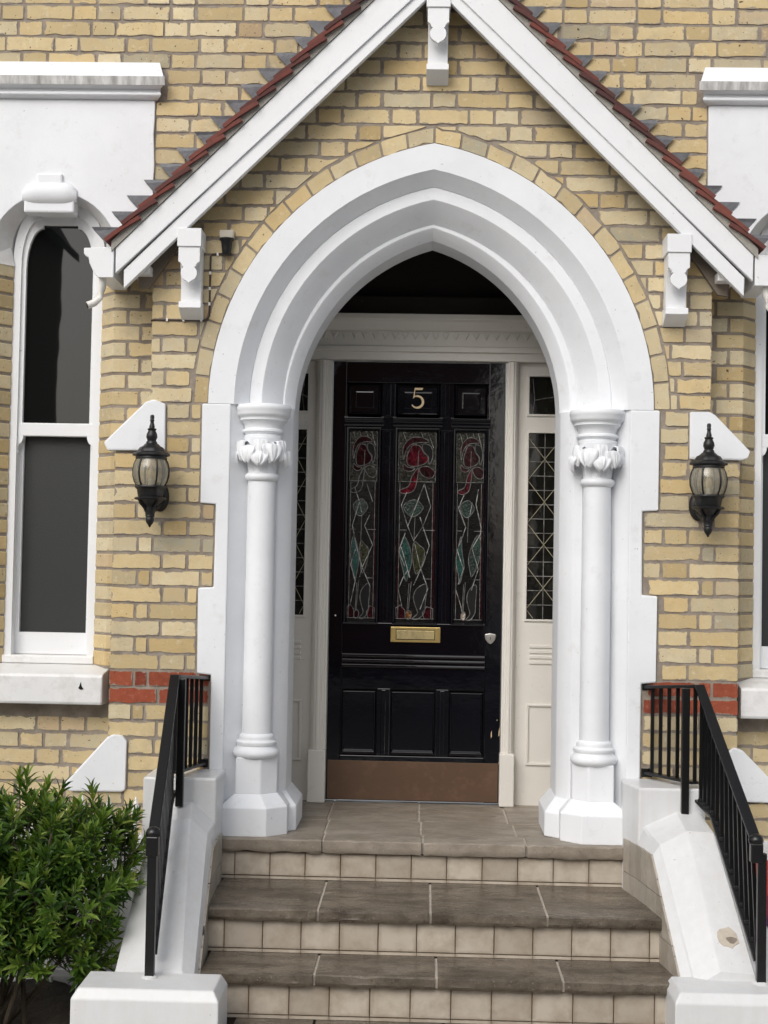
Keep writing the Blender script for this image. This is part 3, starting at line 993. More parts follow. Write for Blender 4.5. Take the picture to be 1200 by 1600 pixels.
MB().box(1.62, 3.3, WY - 0.05, 0.7, G, 0.022).build('plinth', 'white_worn', house, 0.006)


def surround(cx, label):
    s = thing('window_surround', (cx, WY, 0.5), label, 'window surround', 'white window surrounds')
    PW = 0.457
    pl = [(cx - PW, 2.575)]
    pl.append((cx - 0.30, 2.575))
    for i in range(25):
        a = PI - PI * i / 24
        pl.append((cx + 0.30 * math.cos(a), 2.60 + 0.30 * math.sin(a)))
    pl += [(cx + 0.30, 2.575), (cx + PW, 2.575)]
    rq = random.Random(int(cx * 100))
    z = 2.65
    while z < 3.32:
        pl.append((cx + PW + rq.uniform(-0.004, 0.004), z))
        z += 0.075
    pl += [(cx + PW, 3.335), (cx - PW, 3.335)]
    MB().prism(pl, WY - 0.012, WY + 0.3).build('panel', 'white_masonry', s, 0.004)
    # splayed arch head
    rings = []
    for (r_, zc, y) in ((0.302, 2.60, WY - 0.008), (0.2255, 2.655, WY + 0.085), (0.222, 2.655, WY + 0.20)):
        ring = [(cx - r_, y, 2.50)] if False else []
        for i in range(29):
            a = PI - PI * i / 28
            ring.append((cx + r_ * math.cos(a), y, zc + r_ * math.sin(a)))
        rings.append(ring)
    MB().loft(rings, closed=False).build('arch_splay', 'white_worn', s, smooth=40)
    for sg in (-1, 1):      # stops where the splay meets the brick jambs
        MB().loft([[(cx + sg * 0.302, WY - 0.008, 2.60), (cx + sg * 0.2255, WY + 0.085, 2.66), (cx + sg * 0.222, WY + 0.2, 2.66), (cx + sg * 0.302, WY + 0.2, 2.60)],
                   [(cx + sg * (HW - 0.002), WY + 0.001, 2.572), (cx + sg * 0.208, WY + 0.09, 2.572), (cx + sg * 0.206, WY + 0.2, 2.572), (cx + sg * HW, WY + 0.2, 2.572)]]).build('arch_stop', 'white_worn', s, smooth=40)
    # keystone scroll: a fat roll with a small block over it
    m_ = MB()
    rings = []
    n = 10
    for i in range(n + 1):
        f_ = i / n * 2 - 1
        x = cx - 0.022 + 0.127 * f_
        q = (1 - abs(f_) ** 5 * 0.5)
        ring = []
        for j in range(14):
            a = 2 * PI * j / 14
            ring.append((x, WY - 0.008 - 0.044 * q * max(-0.2, math.cos(a)), 2.892 + 0.056 * q * math.sin(a) - 0.02 * (1 - q)))
        rings.append(ring)
    m_.loft(rings).build('keystone_scroll', 'white_masonry', s, smooth=50)
    m_ = MB()
    for f0, f1, z0, z1, dy in ((-0.118, 0.118, 2.80, 2.86, 0.028), (-0.06, 0.06, 2.92, 2.985, 0.03)):
        m_.box(cx - 0.022 + f0, cx - 0.022 + f1, WY - dy, WY + 0.06, z0, z1)
    m_.build('keystone_block', 'white_masonry', s, 0.01)
    # cornice over the panel
    EX = PW + 0.053
    prof = [(0.0, 3.512), (-0.022, 3.508), (-0.070, 3.428), (-0.078, 3.424), (-0.070, 3.385), (-0.052, 3.380), (-0.034, 3.379), (-0.036, 3.366), (-0.044, 3.360), (-0.046, 3.350), (-0.038, 3.342), (-0.022, 3.338), (0.0, 3.334)]
    rings = []
    for sg in (-1, 1):
        ring = []
        for dy, z in prof:
            inset = 0.045 * (1 + dy / 0.078)
            ring.append((cx + sg * (EX - inset), WY + dy - 0.001, z))
        ring.append((cx + sg * (EX - 0.045), WY + 0.1, 3.334))
        ring.append((cx + sg * (EX - 0.045), WY + 0.1, 3.50))
        rings.append(ring)
    MB().loft(rings).build('cornice', 'white_masonry', s, 0.003)
    MB().prism([(WY - 0.0815, 3.424), (WY - 0.0735, 3.386), (WY - 0.065, 3.386), (WY - 0.07, 3.424)], cx - EX - 0.0015, cx + EX + 0.0015, 'x').build('cornice_face', 'white_streaked', s)
    # stone sill
    m_ = MB()
    rings = []
    for x, d in ((cx - 0.31, 0.0), (cx - 0.30, 0.004), (cx - 0.1, 0.001), (cx + 0.12, 0.003), (cx + 0.296, 0.0), (cx + 0.305, 0.006)):
        rings.append([(x, WY + 0.18, 0.545), (x, WY - 0.125 + d, 0.548), (x, WY - 0.130 + d, 0.560), (x, WY - 0.130, 0.672 + d), (x, WY - 0.120, 0.684), (x, WY + 0.10, 0.716), (x, WY + 0.18, 0.718)])
    m_.loft(rings).build('sill', 'white_worn', s, 0.004)
    if cx < 0:
        MB().prism([(cx + 0.198, 0.622), (cx + 0.204, 0.636), (cx + 0.208, 0.650), (cx + 0.212, 0.632), (cx + 0.221, 0.620), (cx + 0.210, 0.616)], WY - 0.1335, WY - 0.12).build('chip', 'void_black', s)
    return s


surround(CXL, 'white panelled surround with cornice and sill round the left window')
surround(CXR, 'white panelled surround with cornice and sill round the right window')


def sash(cx, label):
    s = thing('sash_window', (cx, 0.3, 0.72), label, 'window', 'narrow sash windows')

    def head(hw, zs_, top, flat, notch, n=10):
        """half outline of a shouldered head from left side up to right"""
        L = []
        for i in range(n + 1):
            a = PI / 2 * i / n
            L.append((-hw + (hw - flat) * (1 - math.cos(a)), zs_ + (top - notch - zs_) * math.sin(a)))
        L += [(-flat, top), (flat, top)]
        for i in range(n, -1, -1):
            a = PI / 2 * i / n
            L.append((hw - (hw - flat) * (1 - math.cos(a)), zs_ + (top - notch - zs_) * math.sin(a)))
        return [(cx + x, z) for x, z in L]

    def rim(outer, inner, y0, y1, name, mat='white_timber', closed=True):
        m_ = MB()
        n = len(outer)
        R1 = [(p[0], y0, p[1]) for p in outer]
        R2 = [(p[0], y0, p[1]) for p in inner]
        R3 = [(p[0], y1, p[1]) for p in inner]
        R4 = [(p[0], y1, p[1]) for p in outer]
        m_.loft([R1, R2, R3, R4, R1], closed=closed, caps=False)
        return m_.build(name, mat, s, 0.002, smooth=35)
    Zb = 0.752
    o_ = [(cx - 0.215, Zb)] + head(0.215, 2.62, 2.885, 0.06, 0.0) + [(cx + 0.215, Zb)]
    i_ = [(cx - 0.178, Zb)] + head(0.178, 2.585, 2.812, 0.092, 0.010) + [(cx + 0.178, Zb)]
    rim(o_, i_, 0.262, 0.36, 'box_frame', closed=False)
    # upper sash
    o_ = [(cx - 0.179, 1.83)] + head(0.179, 2.585, 2.813, 0.092, 0.010) + [(cx + 0.179, 1.83)]
    i_ = [(cx - 0.158, 1.838)] + head(0.158, 2.567, 2.775, 0.082, 0.016) + [(cx + 0.158, 1.838)]
    rim(o_, i_, 0.277, 0.315, 'upper_sash', closed=False)
    MB().box(cx - 0.178, cx + 0.178, 0.274, 0.316, 1.776, 1.838).build('meeting_rail', 'white_timber', s, 0.004)
    for sg in (-1, 1):
        pl = [(0.179, 1.778), (0.150, 1.778), (0.150, 1.765), (0.158, 1.745), (0.171, 1.735), (0.176, 1.715), (0.171, 1.700), (0.179, 1.690)]
        MB().prism([(cx + sg * a, b) for a, b in pl], 0.2745, 0.316).build('sash_horn', 'white_timber', s, 0.003)
    gl = head(0.162, 2.567, 2.78, 0.085, 0.016)
    MB().prism([(cx - 0.162, 1.80)] + gl + [(cx + 0.162, 1.80)], 0.297, 0.303).build('upper_pane', 'window_glass', s)
    # lower sash, set back
    m_ = MB()
    for a, b, c_, d in ((-0.178, -0.158, 0.755, 1.79), (0.158, 0.178, 0.755, 1.79)):
        m_.box(cx + a, cx + b, 0.318, 0.36, c_, d)
    m_.box(cx - 0.158, cx + 0.158, 0.318, 0.36, 0.755, 0.856)
    m_.build('lower_sash', 'white_timber', s)
    MB().box(cx - 0.162, cx + 0.162, 0.338, 0.344, 0.85, 1.80).build('lower_pane', 'obscured_glass', s)
    MB().box(cx - 0.214, cx + 0.214, 0.24, 0.37, 0.716, 0.753).build('timber_sill', 'white_worn', s, 0.005)
    MB().box(cx - 0.22, cx + 0.22, 0.362, 0.40, 0.7, 2.9).build('unlit_room_sheet', 'void_black', s)  # black sheet stands in for the darkness of the room


sash(CXL, 'tall white sash window left of the porch, dark reflections in its upper pane')
sash(CXR, 'tall white sash window at the right edge, beyond the right lantern')

# ================================================================== the porch
porch = thing('porch', (0, 0.1, G), 'gabled yellow brick porch with white bargeboards and red tiled roof', 'porch')
PL, PR = 1.258, 1.250
LOWL, LOWR = 1.412, 1.380
BASE = 1.565
m_ = MB()
ym = 0.0035
e = 0.003
# mortar core: piers, then the gable round the arch
NA = 20
for s_ in (-1, 1):
    Pu, Pl = (PL, LOWL) if s_ < 0 else (PR, LOWR)
    for xo, z0, z1 in ((BASE, G, 0.175), (Pl, 0.175, 1.70), (Pu, 1.70, ZS)):
        m_.box(min(s_ * 0.90, s_ * (xo - e)), max(s_ * 0.90, s_ * (xo - e)), ym, WY + 0.02, z0, z1)
    ring_o, ring_i = [], []
    inner = [arch_pt(0.10, i / NA, s_) for i in range(NA + 1)]
    gab = [(s_ * (Pu - e), ZS), (s_ * (Pu - e), 3.885 - Pu)] + [(0.0, 3.885)]
    poly = inner + [gab[2], gab[1], gab[0]]
    m_.prism(poly, ym, WY + 0.02)
pwall = m_.build('wall', 'mortar', porch)
RB = random.Random(42)
REX = AR + 0.071                 # outside of the ring of arch bricks
WHITE = [(-9, 0.70, 0.955), (0.70, 1.086, 1.020), (1.086, 1.461, 0.951), (1.461, ZS, 1.020)]
for k in range(-12, 44):
    z0, z1 = brick_z(k)
    zc = 0.5 * (z0 + z1)
    mat = 'brick_red' if k in (-1, -2) else 'brick_yellow'
    if zc < ZS:
        wi = [w for a, b, w in WHITE if a < zc < b][0] + 0.010
        for s_ in (-1, 1):
            Pu, Pl = (PL, LOWL) if s_ < 0 else (PR, LOWR)
            xo = Pl
            if zc > 1.69:
                xo = 1.180 if s_ < 0 else 1.150
            elif zc < 0.186:
                xo = BASE
            elif zc < 0.411:
                xo = 1.318 if s_ < 0 else 1.33
            if xo - wi < 0.03:
                continue
            for a, b in cells(-xo, -wi, k):
                x0, x1 = (a, b) if s_ < 0 else (-b, -a)
                lay_brick([(x0, z0), (x1, z0), (x1, z1), (x0, z1)], 0.0, 0.15, mat, pwall, True)
    else:
        lim = 3.87 - zc
        xa, xb = max(-PL, -lim), min(PR, lim)
        if xb - xa < 0.05:
            continue
        for a, b in cells(xa, xb, k, 0.11):
            pl = [(a, z0), (b, z0), (b, z1), (a, z1)]
            cx = 0.5 * (a + b)
            plain = True
            sd_ = 1 if cx >= 0 else -1
            parts_ = [pl]
            if a < 0 < b and zc < 3.25:      # crosses the axis near the apex
                parts_ = [clip_half(pl, 0, 0, -1, 0), clip_half(pl, 0, 0, 1, 0)] if zc < 3.19 else [pl]
            for q in parts_:
                qx = sum(p[0] for p in q) / len(q)
                sd_ = 1 if qx >= 0 else -1
                ox = -sd_ * AA
                dmin = min(math.hypot(p[0] - ox, p[1] - ZS) for p in q)
                dmax = max(math.hypot(p[0] - ox, p[1] - ZS) for p in q)
                if dmax < REX + 0.012:
                    continue
                pl_ok = len(parts_) == 1
                if dmin < REX + 0.008:
                    qz = sum(p[1] for p in q) / len(q)
                    for it in range(2):
                        d = math.hypot(qx - ox, qz - ZS)
                        nx, nz = (qx - ox) / d, (qz - ZS) / d
                        q2 = clip_half(q, ox + nx * (REX + 0.007), ZS + nz * (REX + 0.007), nx, nz)
                        if len(q2) >= 3:
                            qx = sum(p[0] for p in q2) / len(q2)
                            qz = sum(p[1] for p in q2) / len(q2)
                    q = q2
                    pl_ok = False
                if len(q) < 3 or area(q) < 0.0003:
                    continue
                lay_brick(q, 0.0, 0.15, mat, pwall, pl_ok)
# ring of arch bricks
nV = 14
for s_ in (-1, 1):
    for i in range(nV):
        t0, t1 = i / nV, (i + 1) / nV
        g_ = 0.045
        a0, a1 = t0 + g_ / nV, t1 - g_ / nV
        ri, ro = -0.006, -0.068 + RB.uniform(-0.004, 0.004)
        q = [arch_pt(ri, a0, s_), arch_pt(ri, a1, s_), arch_pt(ro, a1, s_), arch_pt(ro, a0, s_)]
        if s_ > 0:
            q = q[::-1]
        lay_brick(q, 0.0, 0.12, 'brick_plain', pwall, False, 'arch_brick')

# weathering stones on the stepped piers
for pl in ([(-1.275, 1.915), (-1.238, 1.925), (-1.187, 1.905), (-1.184, 1.695), (-1.445, 1.692), (-1.462, 1.728)],
           [(1.156, 1.905), (1.245, 1.906), (1.268, 1.892), (1.424, 1.733), (1.412, 1.700), (1.385, 1.693), (1.157, 1.694)],
           [(-1.412, 0.412), (-1.385, 0.424), (-1.345, 0.420), (-1.324, 0.395), (-1.326, 0.180), (-1.338, 0.170), (-1.572, 0.168), (-1.600, 0.180), (-1.60, 0.200)],
           [(1.338, 0.405), (1.362, 0.425), (1.40, 0.415), (1.60, 0.215), (1.595, 0.185), (1.345, 0.188)]):
    MB().prism(pl, -0.016, WY + 0.01).build('weathering_stone', 'white_masonry', porch, 0.007)

# bargeboards, rafters against the wall, roof
for s_ in (-1, 1):
    def rake(x, apex):
        return (s_ * x, apex - x * 0.995)
    X0 = 0.0005
    MB().prism([rake(X0, 3.972), rake(1.400, 3.972), rake(1.398, 3.856), rake(X0, 3.808)], -0.152, -0.122).build('bargeboard', 'white_timber', porch, 0.003)
    MB().prism([rake(X0, 3.84), rake(1.364, 3.84), rake(1.362, 3.756), rake(X0, 3.752)], -0.1405, -0.105).build('lower_bargeboard', 'white_timber', porch, 0.003)
    MB().prism([rake(1.10, 3.90), rake(1.335, 3.90), rake(1.315, 3.73), rake(1.27, 3.69), rake(1.16, 3.74), rake(1.10, 3.80)], -0.030, -0.004).build('wall_rafter', 'soffit_shade_brown', porch, 0.003)
    MB().prism([rake(X0, 3.93), rake(1.38, 3.93), rake(1.38, 3.91), rake(X0, 3.91)], -0.1045, WY - 0.004).build('soffit_board', 'soffit_shade_brown', porch)
    MB().box(min(s_ * 1.255, s_ * 1.34), max(s_ * 1.255, s_ * 1.34), -0.104, WY - 0.01, 2.475, 2.515).build('soffit_bearer', 'white_worn', porch, 0.003)
    # bedding and deck under the tiles
    slope = MB().prism([rake(X0, 4.017), rake(1.418, 4.017), rake(1.418, 3.9735), rake(X0, 3.9735)], -0.160, WY - 0.002).build('roof_slope', 'bedding_mortar', porch)
    # plain tiles: each one rides up on the tails of the course below
    tl = MB()
    L_, T_ = 0.185, 0.0175
    n = 8
    rings = []
    for j in range(5):
        f_ = j / 4
        cam_ = 0.004 * (1 - (2 * f_ - 1) ** 2)
        rings.append([(-L_ * f_, 0.0, cam_), (-L_ * f_, 0.158, cam_), (-L_ * f_, 0.158, cam_ + T_), (-L_ * f_, 0.0, cam_ + T_)])
    tile_me = tl.loft(rings).mesh('roof_tile', 'clay_tile')
    ang = math.atan(0.995) - rad(9.5)
    rt = random.Random(9 + s_)
    nrow = 20
    for i in range(nrow):
        dist = 2.030 - i * 0.1035
        x = dist * math.cos(math.atan(0.995))
        for c_ in range(2):
            y = -0.180 + c_ * 0.1605 + (0.0 if i % 2 == 0 else -0.004)
            if x < 0.17:
                continue
            zt = 4.017 - x * 0.995 + 0.014
            o_ = link('roof_tile', tile_me, slope, (s_ * x, y, zt))
            if s_ > 0:
                o_.rotation_euler = (0, ang + rt.gauss(0, 0.008), rt.gauss(0, 0.004))
            else:
                o_.rotation_euler = (0, ang + rt.gauss(0, 0.008), rt.gauss(0, 0.004))
                o_.scale = (1, 1, 1)
                o_.rotation_euler = (0, -ang + rt.gauss(0, 0.008), 0)
                o_.scale = (-1, 1, 1)
    # stepped lead flashing up the house wall
    fl = MB().prism([rake(X0, 4.15), rake(1.45, 4.15), rake(1.45, 3.98), rake(X0, 3.98)], WY - 0.008, WY - 0.003).build('flashing', 'lead_sheet', porch)
    for k in range(23, 46):
        zb = BED0 + k * COURSE
        xt = (4.305 if s_ < 0 else 4.285) - zb + rt.uniform(-0.008, 0.008)
        if xt < 0.25 or xt > 1.60:
            continue
        lo = zb - 0.076 + rt.uniform(-0.003, 0.003)
        q = [(s_ * xt, zb + 0.001), (s_ * (xt - 0.24), zb + 0.003), (s_ * (xt - 0.18), lo), (s_ * (xt - 0.068), lo), (s_ * (xt - 0.012), zb - 0.016)]
        yy = WY - 0.0125 - (k % 2) * 0.002
        front = [(p[0], yy - (0.008 if j in (0, 4) else 0.002) * rt.random(), p[1]) for j, p in enumerate(q)]
        back = [(p[0], f[1] + 0.003, p[1]) for p, f in zip(q, front)]
        MB().loft([front, back]).build('lead_step', 'lead_sheet', fl)

    # box gutter end with its spout
    gx = 1.407
    prof = [(gx, 2.447), (gx + 0.070, 2.447), (gx + 0.088, 2.469), (gx + 0.108, 2.510), (gx + 0.112, 2.534), (gx + 0.126, 2.542), (gx + 0.134, 2.554), (gx + 0.134, 2.577), (gx, 2.584)]
    gt = MB().prism([(s_ * a, b) for a, b in prof], -0.152, WY - 0.01).build('gutter', 'white_timber', porch, 0.003)
    cx = s_ * (gx + 0.055)
    MB().tube([(cx, -0.11, 2.45), (cx + s_ * 0.002, -0.11, 2.405), (cx + s_ * 0.012, -0.113, 2.365), (cx + s_ * 0.035, -0.12, 2.338), (cx + s_ * 0.062, -0.13, 2.325)], 0.0165, 12).build('spout', 'white_plastic', gt, smooth=60)
    MB().tube([(cx + s_ * 0.0615, -0.1298, 2.3252), (cx + s_ * 0.064, -0.1306, 2.3242)], 0.0125, 12).build('spout_mouth', 'void_black', gt)


def bracket(cx, ztop):
    b = MB().prism([(-0.004, ztop), (-0.004, ztop - 0.37), (-0.068, ztop - 0.335), (-0.068, ztop - 0.25), (-0.072, ztop - 0.22), (-0.082, ztop - 0.185), (-0.100, ztop - 0.145), (-0.116, ztop - 0.11), (-0.116, ztop)], cx - 0.045, cx + 0.045, 'x').build('bracket', 'white_timber', porch, 0.002, smooth=35)
    MB().prism([(-0.003, ztop - 0.311), (-0.075, ztop - 0.311), (-0.096, ztop - 0.316), (-0.098, ztop - 0.343), (-0.05, ztop - 0.366), (-0.003, ztop - 0.386)], cx - 0.0495, cx + 0.0495, 'x').build('foot', 'white_timber', b, 0.002)
    MB().box(cx - 0.053, cx + 0.053, -0.1475, -0.0035, ztop - 0.079, ztop + 0.002).build('head_block', 'white_timber', b, 0.002)
    # turned-out front plate: square top, waist, round drop, small point
    zc = -0.197
    pl = [(-0.0475, -0.079), (-0.0475, -0.146), (-0.040, -0.149), (-0.033, -0.157), (-0.0295, -0.168)]
    for i in range(17):
        a = rad(130) + rad(280) * i / 16
        if i == 8:
            pl += [(-0.008, zc - 0.0375), (0.0, zc - 0.043), (0.008, zc - 0.0375)]
        else:
            pl.append((0.0365 * math.cos(a), zc + 0.0365 * math.sin(a)))
    pl += [(0.0295, -0.168), (0.033, -0.157), (0.040, -0.149), (0.0475, -0.146), (0.0475, -0.079)]
    MB().prism([(cx + a, ztop + c_) for a, c_ in pl], -0.1405, -0.1165).build('front_plate', 'white_timber', b, 0.0015)


bracket(-1.075, 2.670)
bracket(1.079, 2.670)
bracket(0.008, 3.75)
MB().prism([(0.008 - 0.058, 3.74), (0.008 + 0.058, 3.74), (0.008 + 0.02, 3.84), (0.008 - 0.02, 3.84)], -0.158, -0.1).build('apex_block', 'white_timber', porch, 0.003)

# inside of the porch
MB().box(-0.99, -0.88, 0.15, 1.15, -0.05, 3.2).build('inner_wall', 'cream_timber', porch)
MB().box(0.88, 0.99, 0.15, 1.15, -0.05, 3.2).build('inner_wall', 'cream_timber', porch)
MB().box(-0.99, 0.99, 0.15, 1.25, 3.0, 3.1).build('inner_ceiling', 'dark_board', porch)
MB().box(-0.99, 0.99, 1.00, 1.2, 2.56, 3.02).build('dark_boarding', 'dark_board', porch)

# ================================================================== pointed stone arch
arch = thing('stone_arch', (0, 0.05, 0.0), 'white painted pointed stone arch with stepped mouldings around the doorway', 'arch')
NS = 22
for nm, prof in (('outer_order', [(0.0, 0.14), (0.0, -0.009), (0.116, -0.009), (0.121, -0.004), (0.176, 0.062), (0.176, 0.14)]),
                 ('middle_order', [(0.172, 0.145), (0.172, 0.070), (0.182, 0.064), (0.232, 0.064), (0.240, 0.070), (0.318, 0.170), (0.318, 0.20)]),
                 ('inner_order', [(0.314, 0.205), (0.314, 0.176), (0.326, 0.170), (0.352, 0.170), (0.360, 0.176), (0.398, 0.235), (0.398, 0.44), (0.314, 0.44)])):
    m_ = MB()
    rings = []
    for i in range(NS + 1):
        rings.append([(arch_pt(s_, i / NS, -1)[0] - (0.028 * (1 - i / NS) if s_ > 0.33 else 0.0), y, arch_pt(s_ - (0.018 * i / NS if s_ > 0.33 else 0.0), i / NS, -1)[1]) for s_, y in prof])
    for i in range(NS - 1, -1, -1):
        rings.append([(arch_pt(s_, i / NS, 1)[0], y, arch_pt(s_ - (0.018 * i / NS if s_ > 0.33 else 0.0), i / NS, 1)[1]) for s_, y in prof])
    o_ = m_.loft(rings).build(nm, 'white_masonry', arch, smooth=28)
for s_ in (-1, 1):
    ZB = 0.0
    pl = [(0.892, -0.002), (0.953, -0.002), (0.955, 0.696), (1.018, 0.702), (1.021, 1.084), (0.953, 1.088), (0.951, 1.459), (1.020, 1.463), (1.022, 1.910), (0.892, 1.911)]
    MB().prism([(s_ * a, b) for a, b in pl], -0.0095, 0.14).build('jamb_stone', 'white_masonry', arch, 0.006)
    # splay and back of the column recess
    pl = [(0.8915, -0.004), (0.832, 0.066), (0.820, 0.080), (0.70, 0.080), (0.70, 0.30), (0.8915, 0.30)]
    MB().prism([(s_ * a, b) for a, b in pl], 0.0, ZS, 'z').build('jamb_recess', 'white_masonry', arch)
    pl = [(0.702, 0.145), (0.702, 0.098), (0.694, 0.090), (0.655, 0.090), (0.646, 0.097), (0.600, 0.165), (0.598, 0.175), (0.598, 0.44), (0.702, 0.44)]
    if s_ < 0:
        pl = [(a + (0.028 if a < 0.69 else 0.0), b) for a, b in pl]
    MB().prism([(s_ * a, b) for a, b in pl], 0.16, ZS, 'z').build('inner_jamb', 'white_masonry', arch, smooth=28)
    up_ = [(0.702, 0.44), (0.702, 0.090), (0.655, 0.090), (0.598, 0.168), (0.598, 0.44)]
    lo_ = [(0.702, 0.44), (0.702, 0.040), (0.615, 0.040), (0.545, 0.105), (0.545, 0.44)]
    if s_ < 0:
        lo_, up_ = ([(a + (0.026 if a < 0.69 else 0.0), b) for a, b in q] for q in (lo_, up_))
    m_ = MB().loft([[(s_ * a, b, -0.002) for a, b in lo_], [(s_ * a, b, 0.108) for a, b in lo_], [(s_ * a, b, 0.168) for a, b in up_]])
    m_.build('inner_plinth', 'white_masonry', arch, 0.005)
    MB().box(min(s_ * 0.65, s_ * 0.90), max(s_ * 0.65, s_ * 0.90), 0.30, 0.439, 0.0, 2.2).build('jamb_backing', 'white_masonry', arch)

# ------------------------------------------------------------------ columns
def column(cx, s_, label):
    """s_ is -1 for the column left of the door"""
    cy = 0.052
    c = thing('column', (cx, cy, 0.0), label, 'column', 'white columns of the doorway')
    # pedestal: stepped block with one canted corner towards the doorway
    def plan(xo, xi, yf, cant, yb=0.148):
        q = [(xo, yb), (xo, yf), (xi - cant, yf), (xi, yf + cant), (xi, yb)]
        return [(-s_ * 0 + (cx + s_ * -1 * 0) + (p[0] if s_ < 0 else -p[0]), p[1]) for p in q]
    low = plan(-0.150, 0.150, -0.085, 0.085)
    dad = plan(-0.082, 0.098, -0.028, 0.068)
    m_ = MB().loft([[(x, y, -0.002) for x, y in low], [(x, y, 0.118) for x, y in low], [(x, y, 0.122) for x, y in low], [(x, y, 0.176) for x, y in dad]])
    m_.build('plinth_block', 'white_masonry', c, 0.006)
    MB().prism(dad, 0.172, 0.336, 'z').build('pedestal', 'white_masonry', c, 0.006)
    MB().lathe(cx, cy, [(0.070, 0.325), (0.094, 0.334), (0.104, 0.344), (0.105, 0.358), (0.097, 0.370), (0.088, 0.378), (0.086, 0.384), (0.091, 0.390), (0.090, 0.402), (0.080, 0.408), (0.077, 0.414), (0.079, 0.421), (0.075, 0.430), (0.067, 0.438)], 36).build('base_mouldings', 'white_masonry', c, smooth=50)
    MB().lathe(cx, cy, [(0.066, 0.42), (0.065, 1.0), (0.062, 1.578)], 36).build('shaft', 'white_masonry', c, smooth=50)
    MB().lathe(cx, cy, [(0.062, 1.566), (0.072, 1.572), (0.078, 1.584), (0.076, 1.596), (0.066, 1.604)], 36).build('neck_ring', 'white_masonry', c, smooth=50)
    MB().lathe(cx, cy, [(0.063, 1.60), (0.060, 1.63), (0.066, 1.68), (0.080, 1.73), (0.084, 1.762), (0.07, 1.765)], 32).build('bell', 'white_masonry', c, smooth=50)
    ab = MB().lathe(cx, cy + 0.012, [(0.070, 1.752), (0.086, 1.758), (0.088, 1.772), (0.080, 1.778), (0.086, 1.786), (0.095, 1.79), (0.094, 1.798), (0.084, 1.804), (0.088, 1.826), (0.100, 1.838), (0.108, 1.842), (0.107, 1.850), (0.110, 1.856), (0.118, 1.860), (0.123, 1.870), (0.1225, 1.882), (0.126, 1.887), (0.126, 1.902), (0.120, 1.911), (0.06, 1.9125)], 40)
    ab.build('abacus', 'white_masonry', c, smooth=42)
    # stiff-leaf flowers: curled lobes standing out from the bell
    rl = random.Random(4 + s_)
    spots = [(-178, 1.700, 0.85, 0.012), (-152, 1.742, 0.7, 0.006), (-124, 1.716, 0.85, 0.010), (-92, 1.690, 0.85, 0.010), (-90, 1.744, 0.62, 0.0), (-58, 1.724, 0.95, 0.012), (-26, 1.742, 0.7, 0.006), (-6, 1.694, 0.95, 0.018), (168, 1.745, 0.7, 0.0)]
    for dg, z, sc, ex in spots:
        a = rad(dg) if s_ < 0 else rad(180 - dg)
        dirv = Vector((math.cos(a), math.sin(a), 0))
        side_ = Vector((-math.sin(a), math.cos(a), 0))
        zv = Vector((0, 0, 1))
        ctr = Vector((cx, cy, z)) + dirv * (0.076 + ex)
        m_ = MB()
        # a leaf that climbs the bell, curls out under the abacus and droops, its rim scalloped and its midrib sunk
        nu, nv = 16, 14
        key = [(0.0, 0.060, -0.075), (0.35, 0.064, -0.035), (0.58, 0.074, -0.006), (0.70, 0.094, 0.012), (0.80, 0.110, 0.006), (0.90, 0.116, -0.018), (1.0, 0.108, -0.044)]
        tw_ = rl.uniform(-0.25, 0.25)
        front, back = [], []
        for b_ in range(nv + 1):
            v_ = b_ / nv
            for (v0, r0, z0), (v1, r1, z1) in zip(key[:-1], key[1:]):
                if v0 <= v_ <= v1:
                    f_ = (v_ - v0) / (v1 - v0)
                    rr, zz = r0 + (r1 - r0) * f_, z0 + (z1 - z0) * f_
                    break
            wd = (0.010 + 0.040 * math.sin(min(1.0, v_ / 0.8) * PI / 2) ** 1.5) * sc * (1 if v_ < 0.78 else math.sqrt(max(0.06, 1 - ((v_ - 0.78) / 0.225) ** 2)))
            fr_row, bk_row = [], []
            for a_ in range(nu + 1):
                u_ = 2 * a_ / nu - 1
                lob = math.cos(u_ * PI * 2.0)
                dr = 0.0045 * lob * v_ ** 2 - 0.007 * math.exp(-(u_ / 0.13) ** 2) * v_ - 0.016 * u_ * u_ * v_
                dz = 0.003 * lob * v_ ** 4 - 0.012 * abs(u_) ** 2.2 * v_ ** 2
                nn_ = mnoise.noise(Vector((u_ * 3.1 + dg, v_ * 4.2, z * 40))) + 0.6 * mnoise.noise(Vector((u_ * 7.0, v_ * 9.0 + dg, z * 70)))
                dr += 0.0085 * nn_ * v_
                dz += 0.006 * nn_ * v_ ** 2
                p_ = Vector((cx, cy, z)) + dirv * (rr + ex * v_ + dr * sc) + side_ * (u_ * wd * (1 + 0.10 * math.cos(v_ * 22)) + tw_ * 0.02 * v_) + zv * ((zz * (1.0 if zz > 0 else (z - 1.607) / 0.075) + dz) * sc if zz > 0 else zz * (z - 1.607) / 0.075 + dz * sc)
                fr_row.append(tuple(p_))
                bk_row.append(tuple(p_ - dirv * 0.007 - zv * 0.004 * v_))
            front.append(fr_row)
            back.append(bk_row)
        n1_ = nu + 1
        vs = [p_ for row in front for p_ in row] + [p_ for row in back for p_ in row]
        off_ = n1_ * (nv + 1)
        fs = []
        for b_ in range(nv):
            for a_ in range(nu):
                q = (b_ * n1_ + a_, b_ * n1_ + a_ + 1, (b_ + 1) * n1_ + a_ + 1, (b_ + 1) * n1_ + a_)
                fs += [q, tuple(i + off_ for i in q[::-1])]
        for a_ in range(nu):
            fs += [(nv * n1_ + a_, nv * n1_ + a_ + 1, off_ + nv * n1_ + a_ + 1, off_ + nv * n1_ + a_), (a_ + 1, a_, off_ + a_, off_ + a_ + 1)]
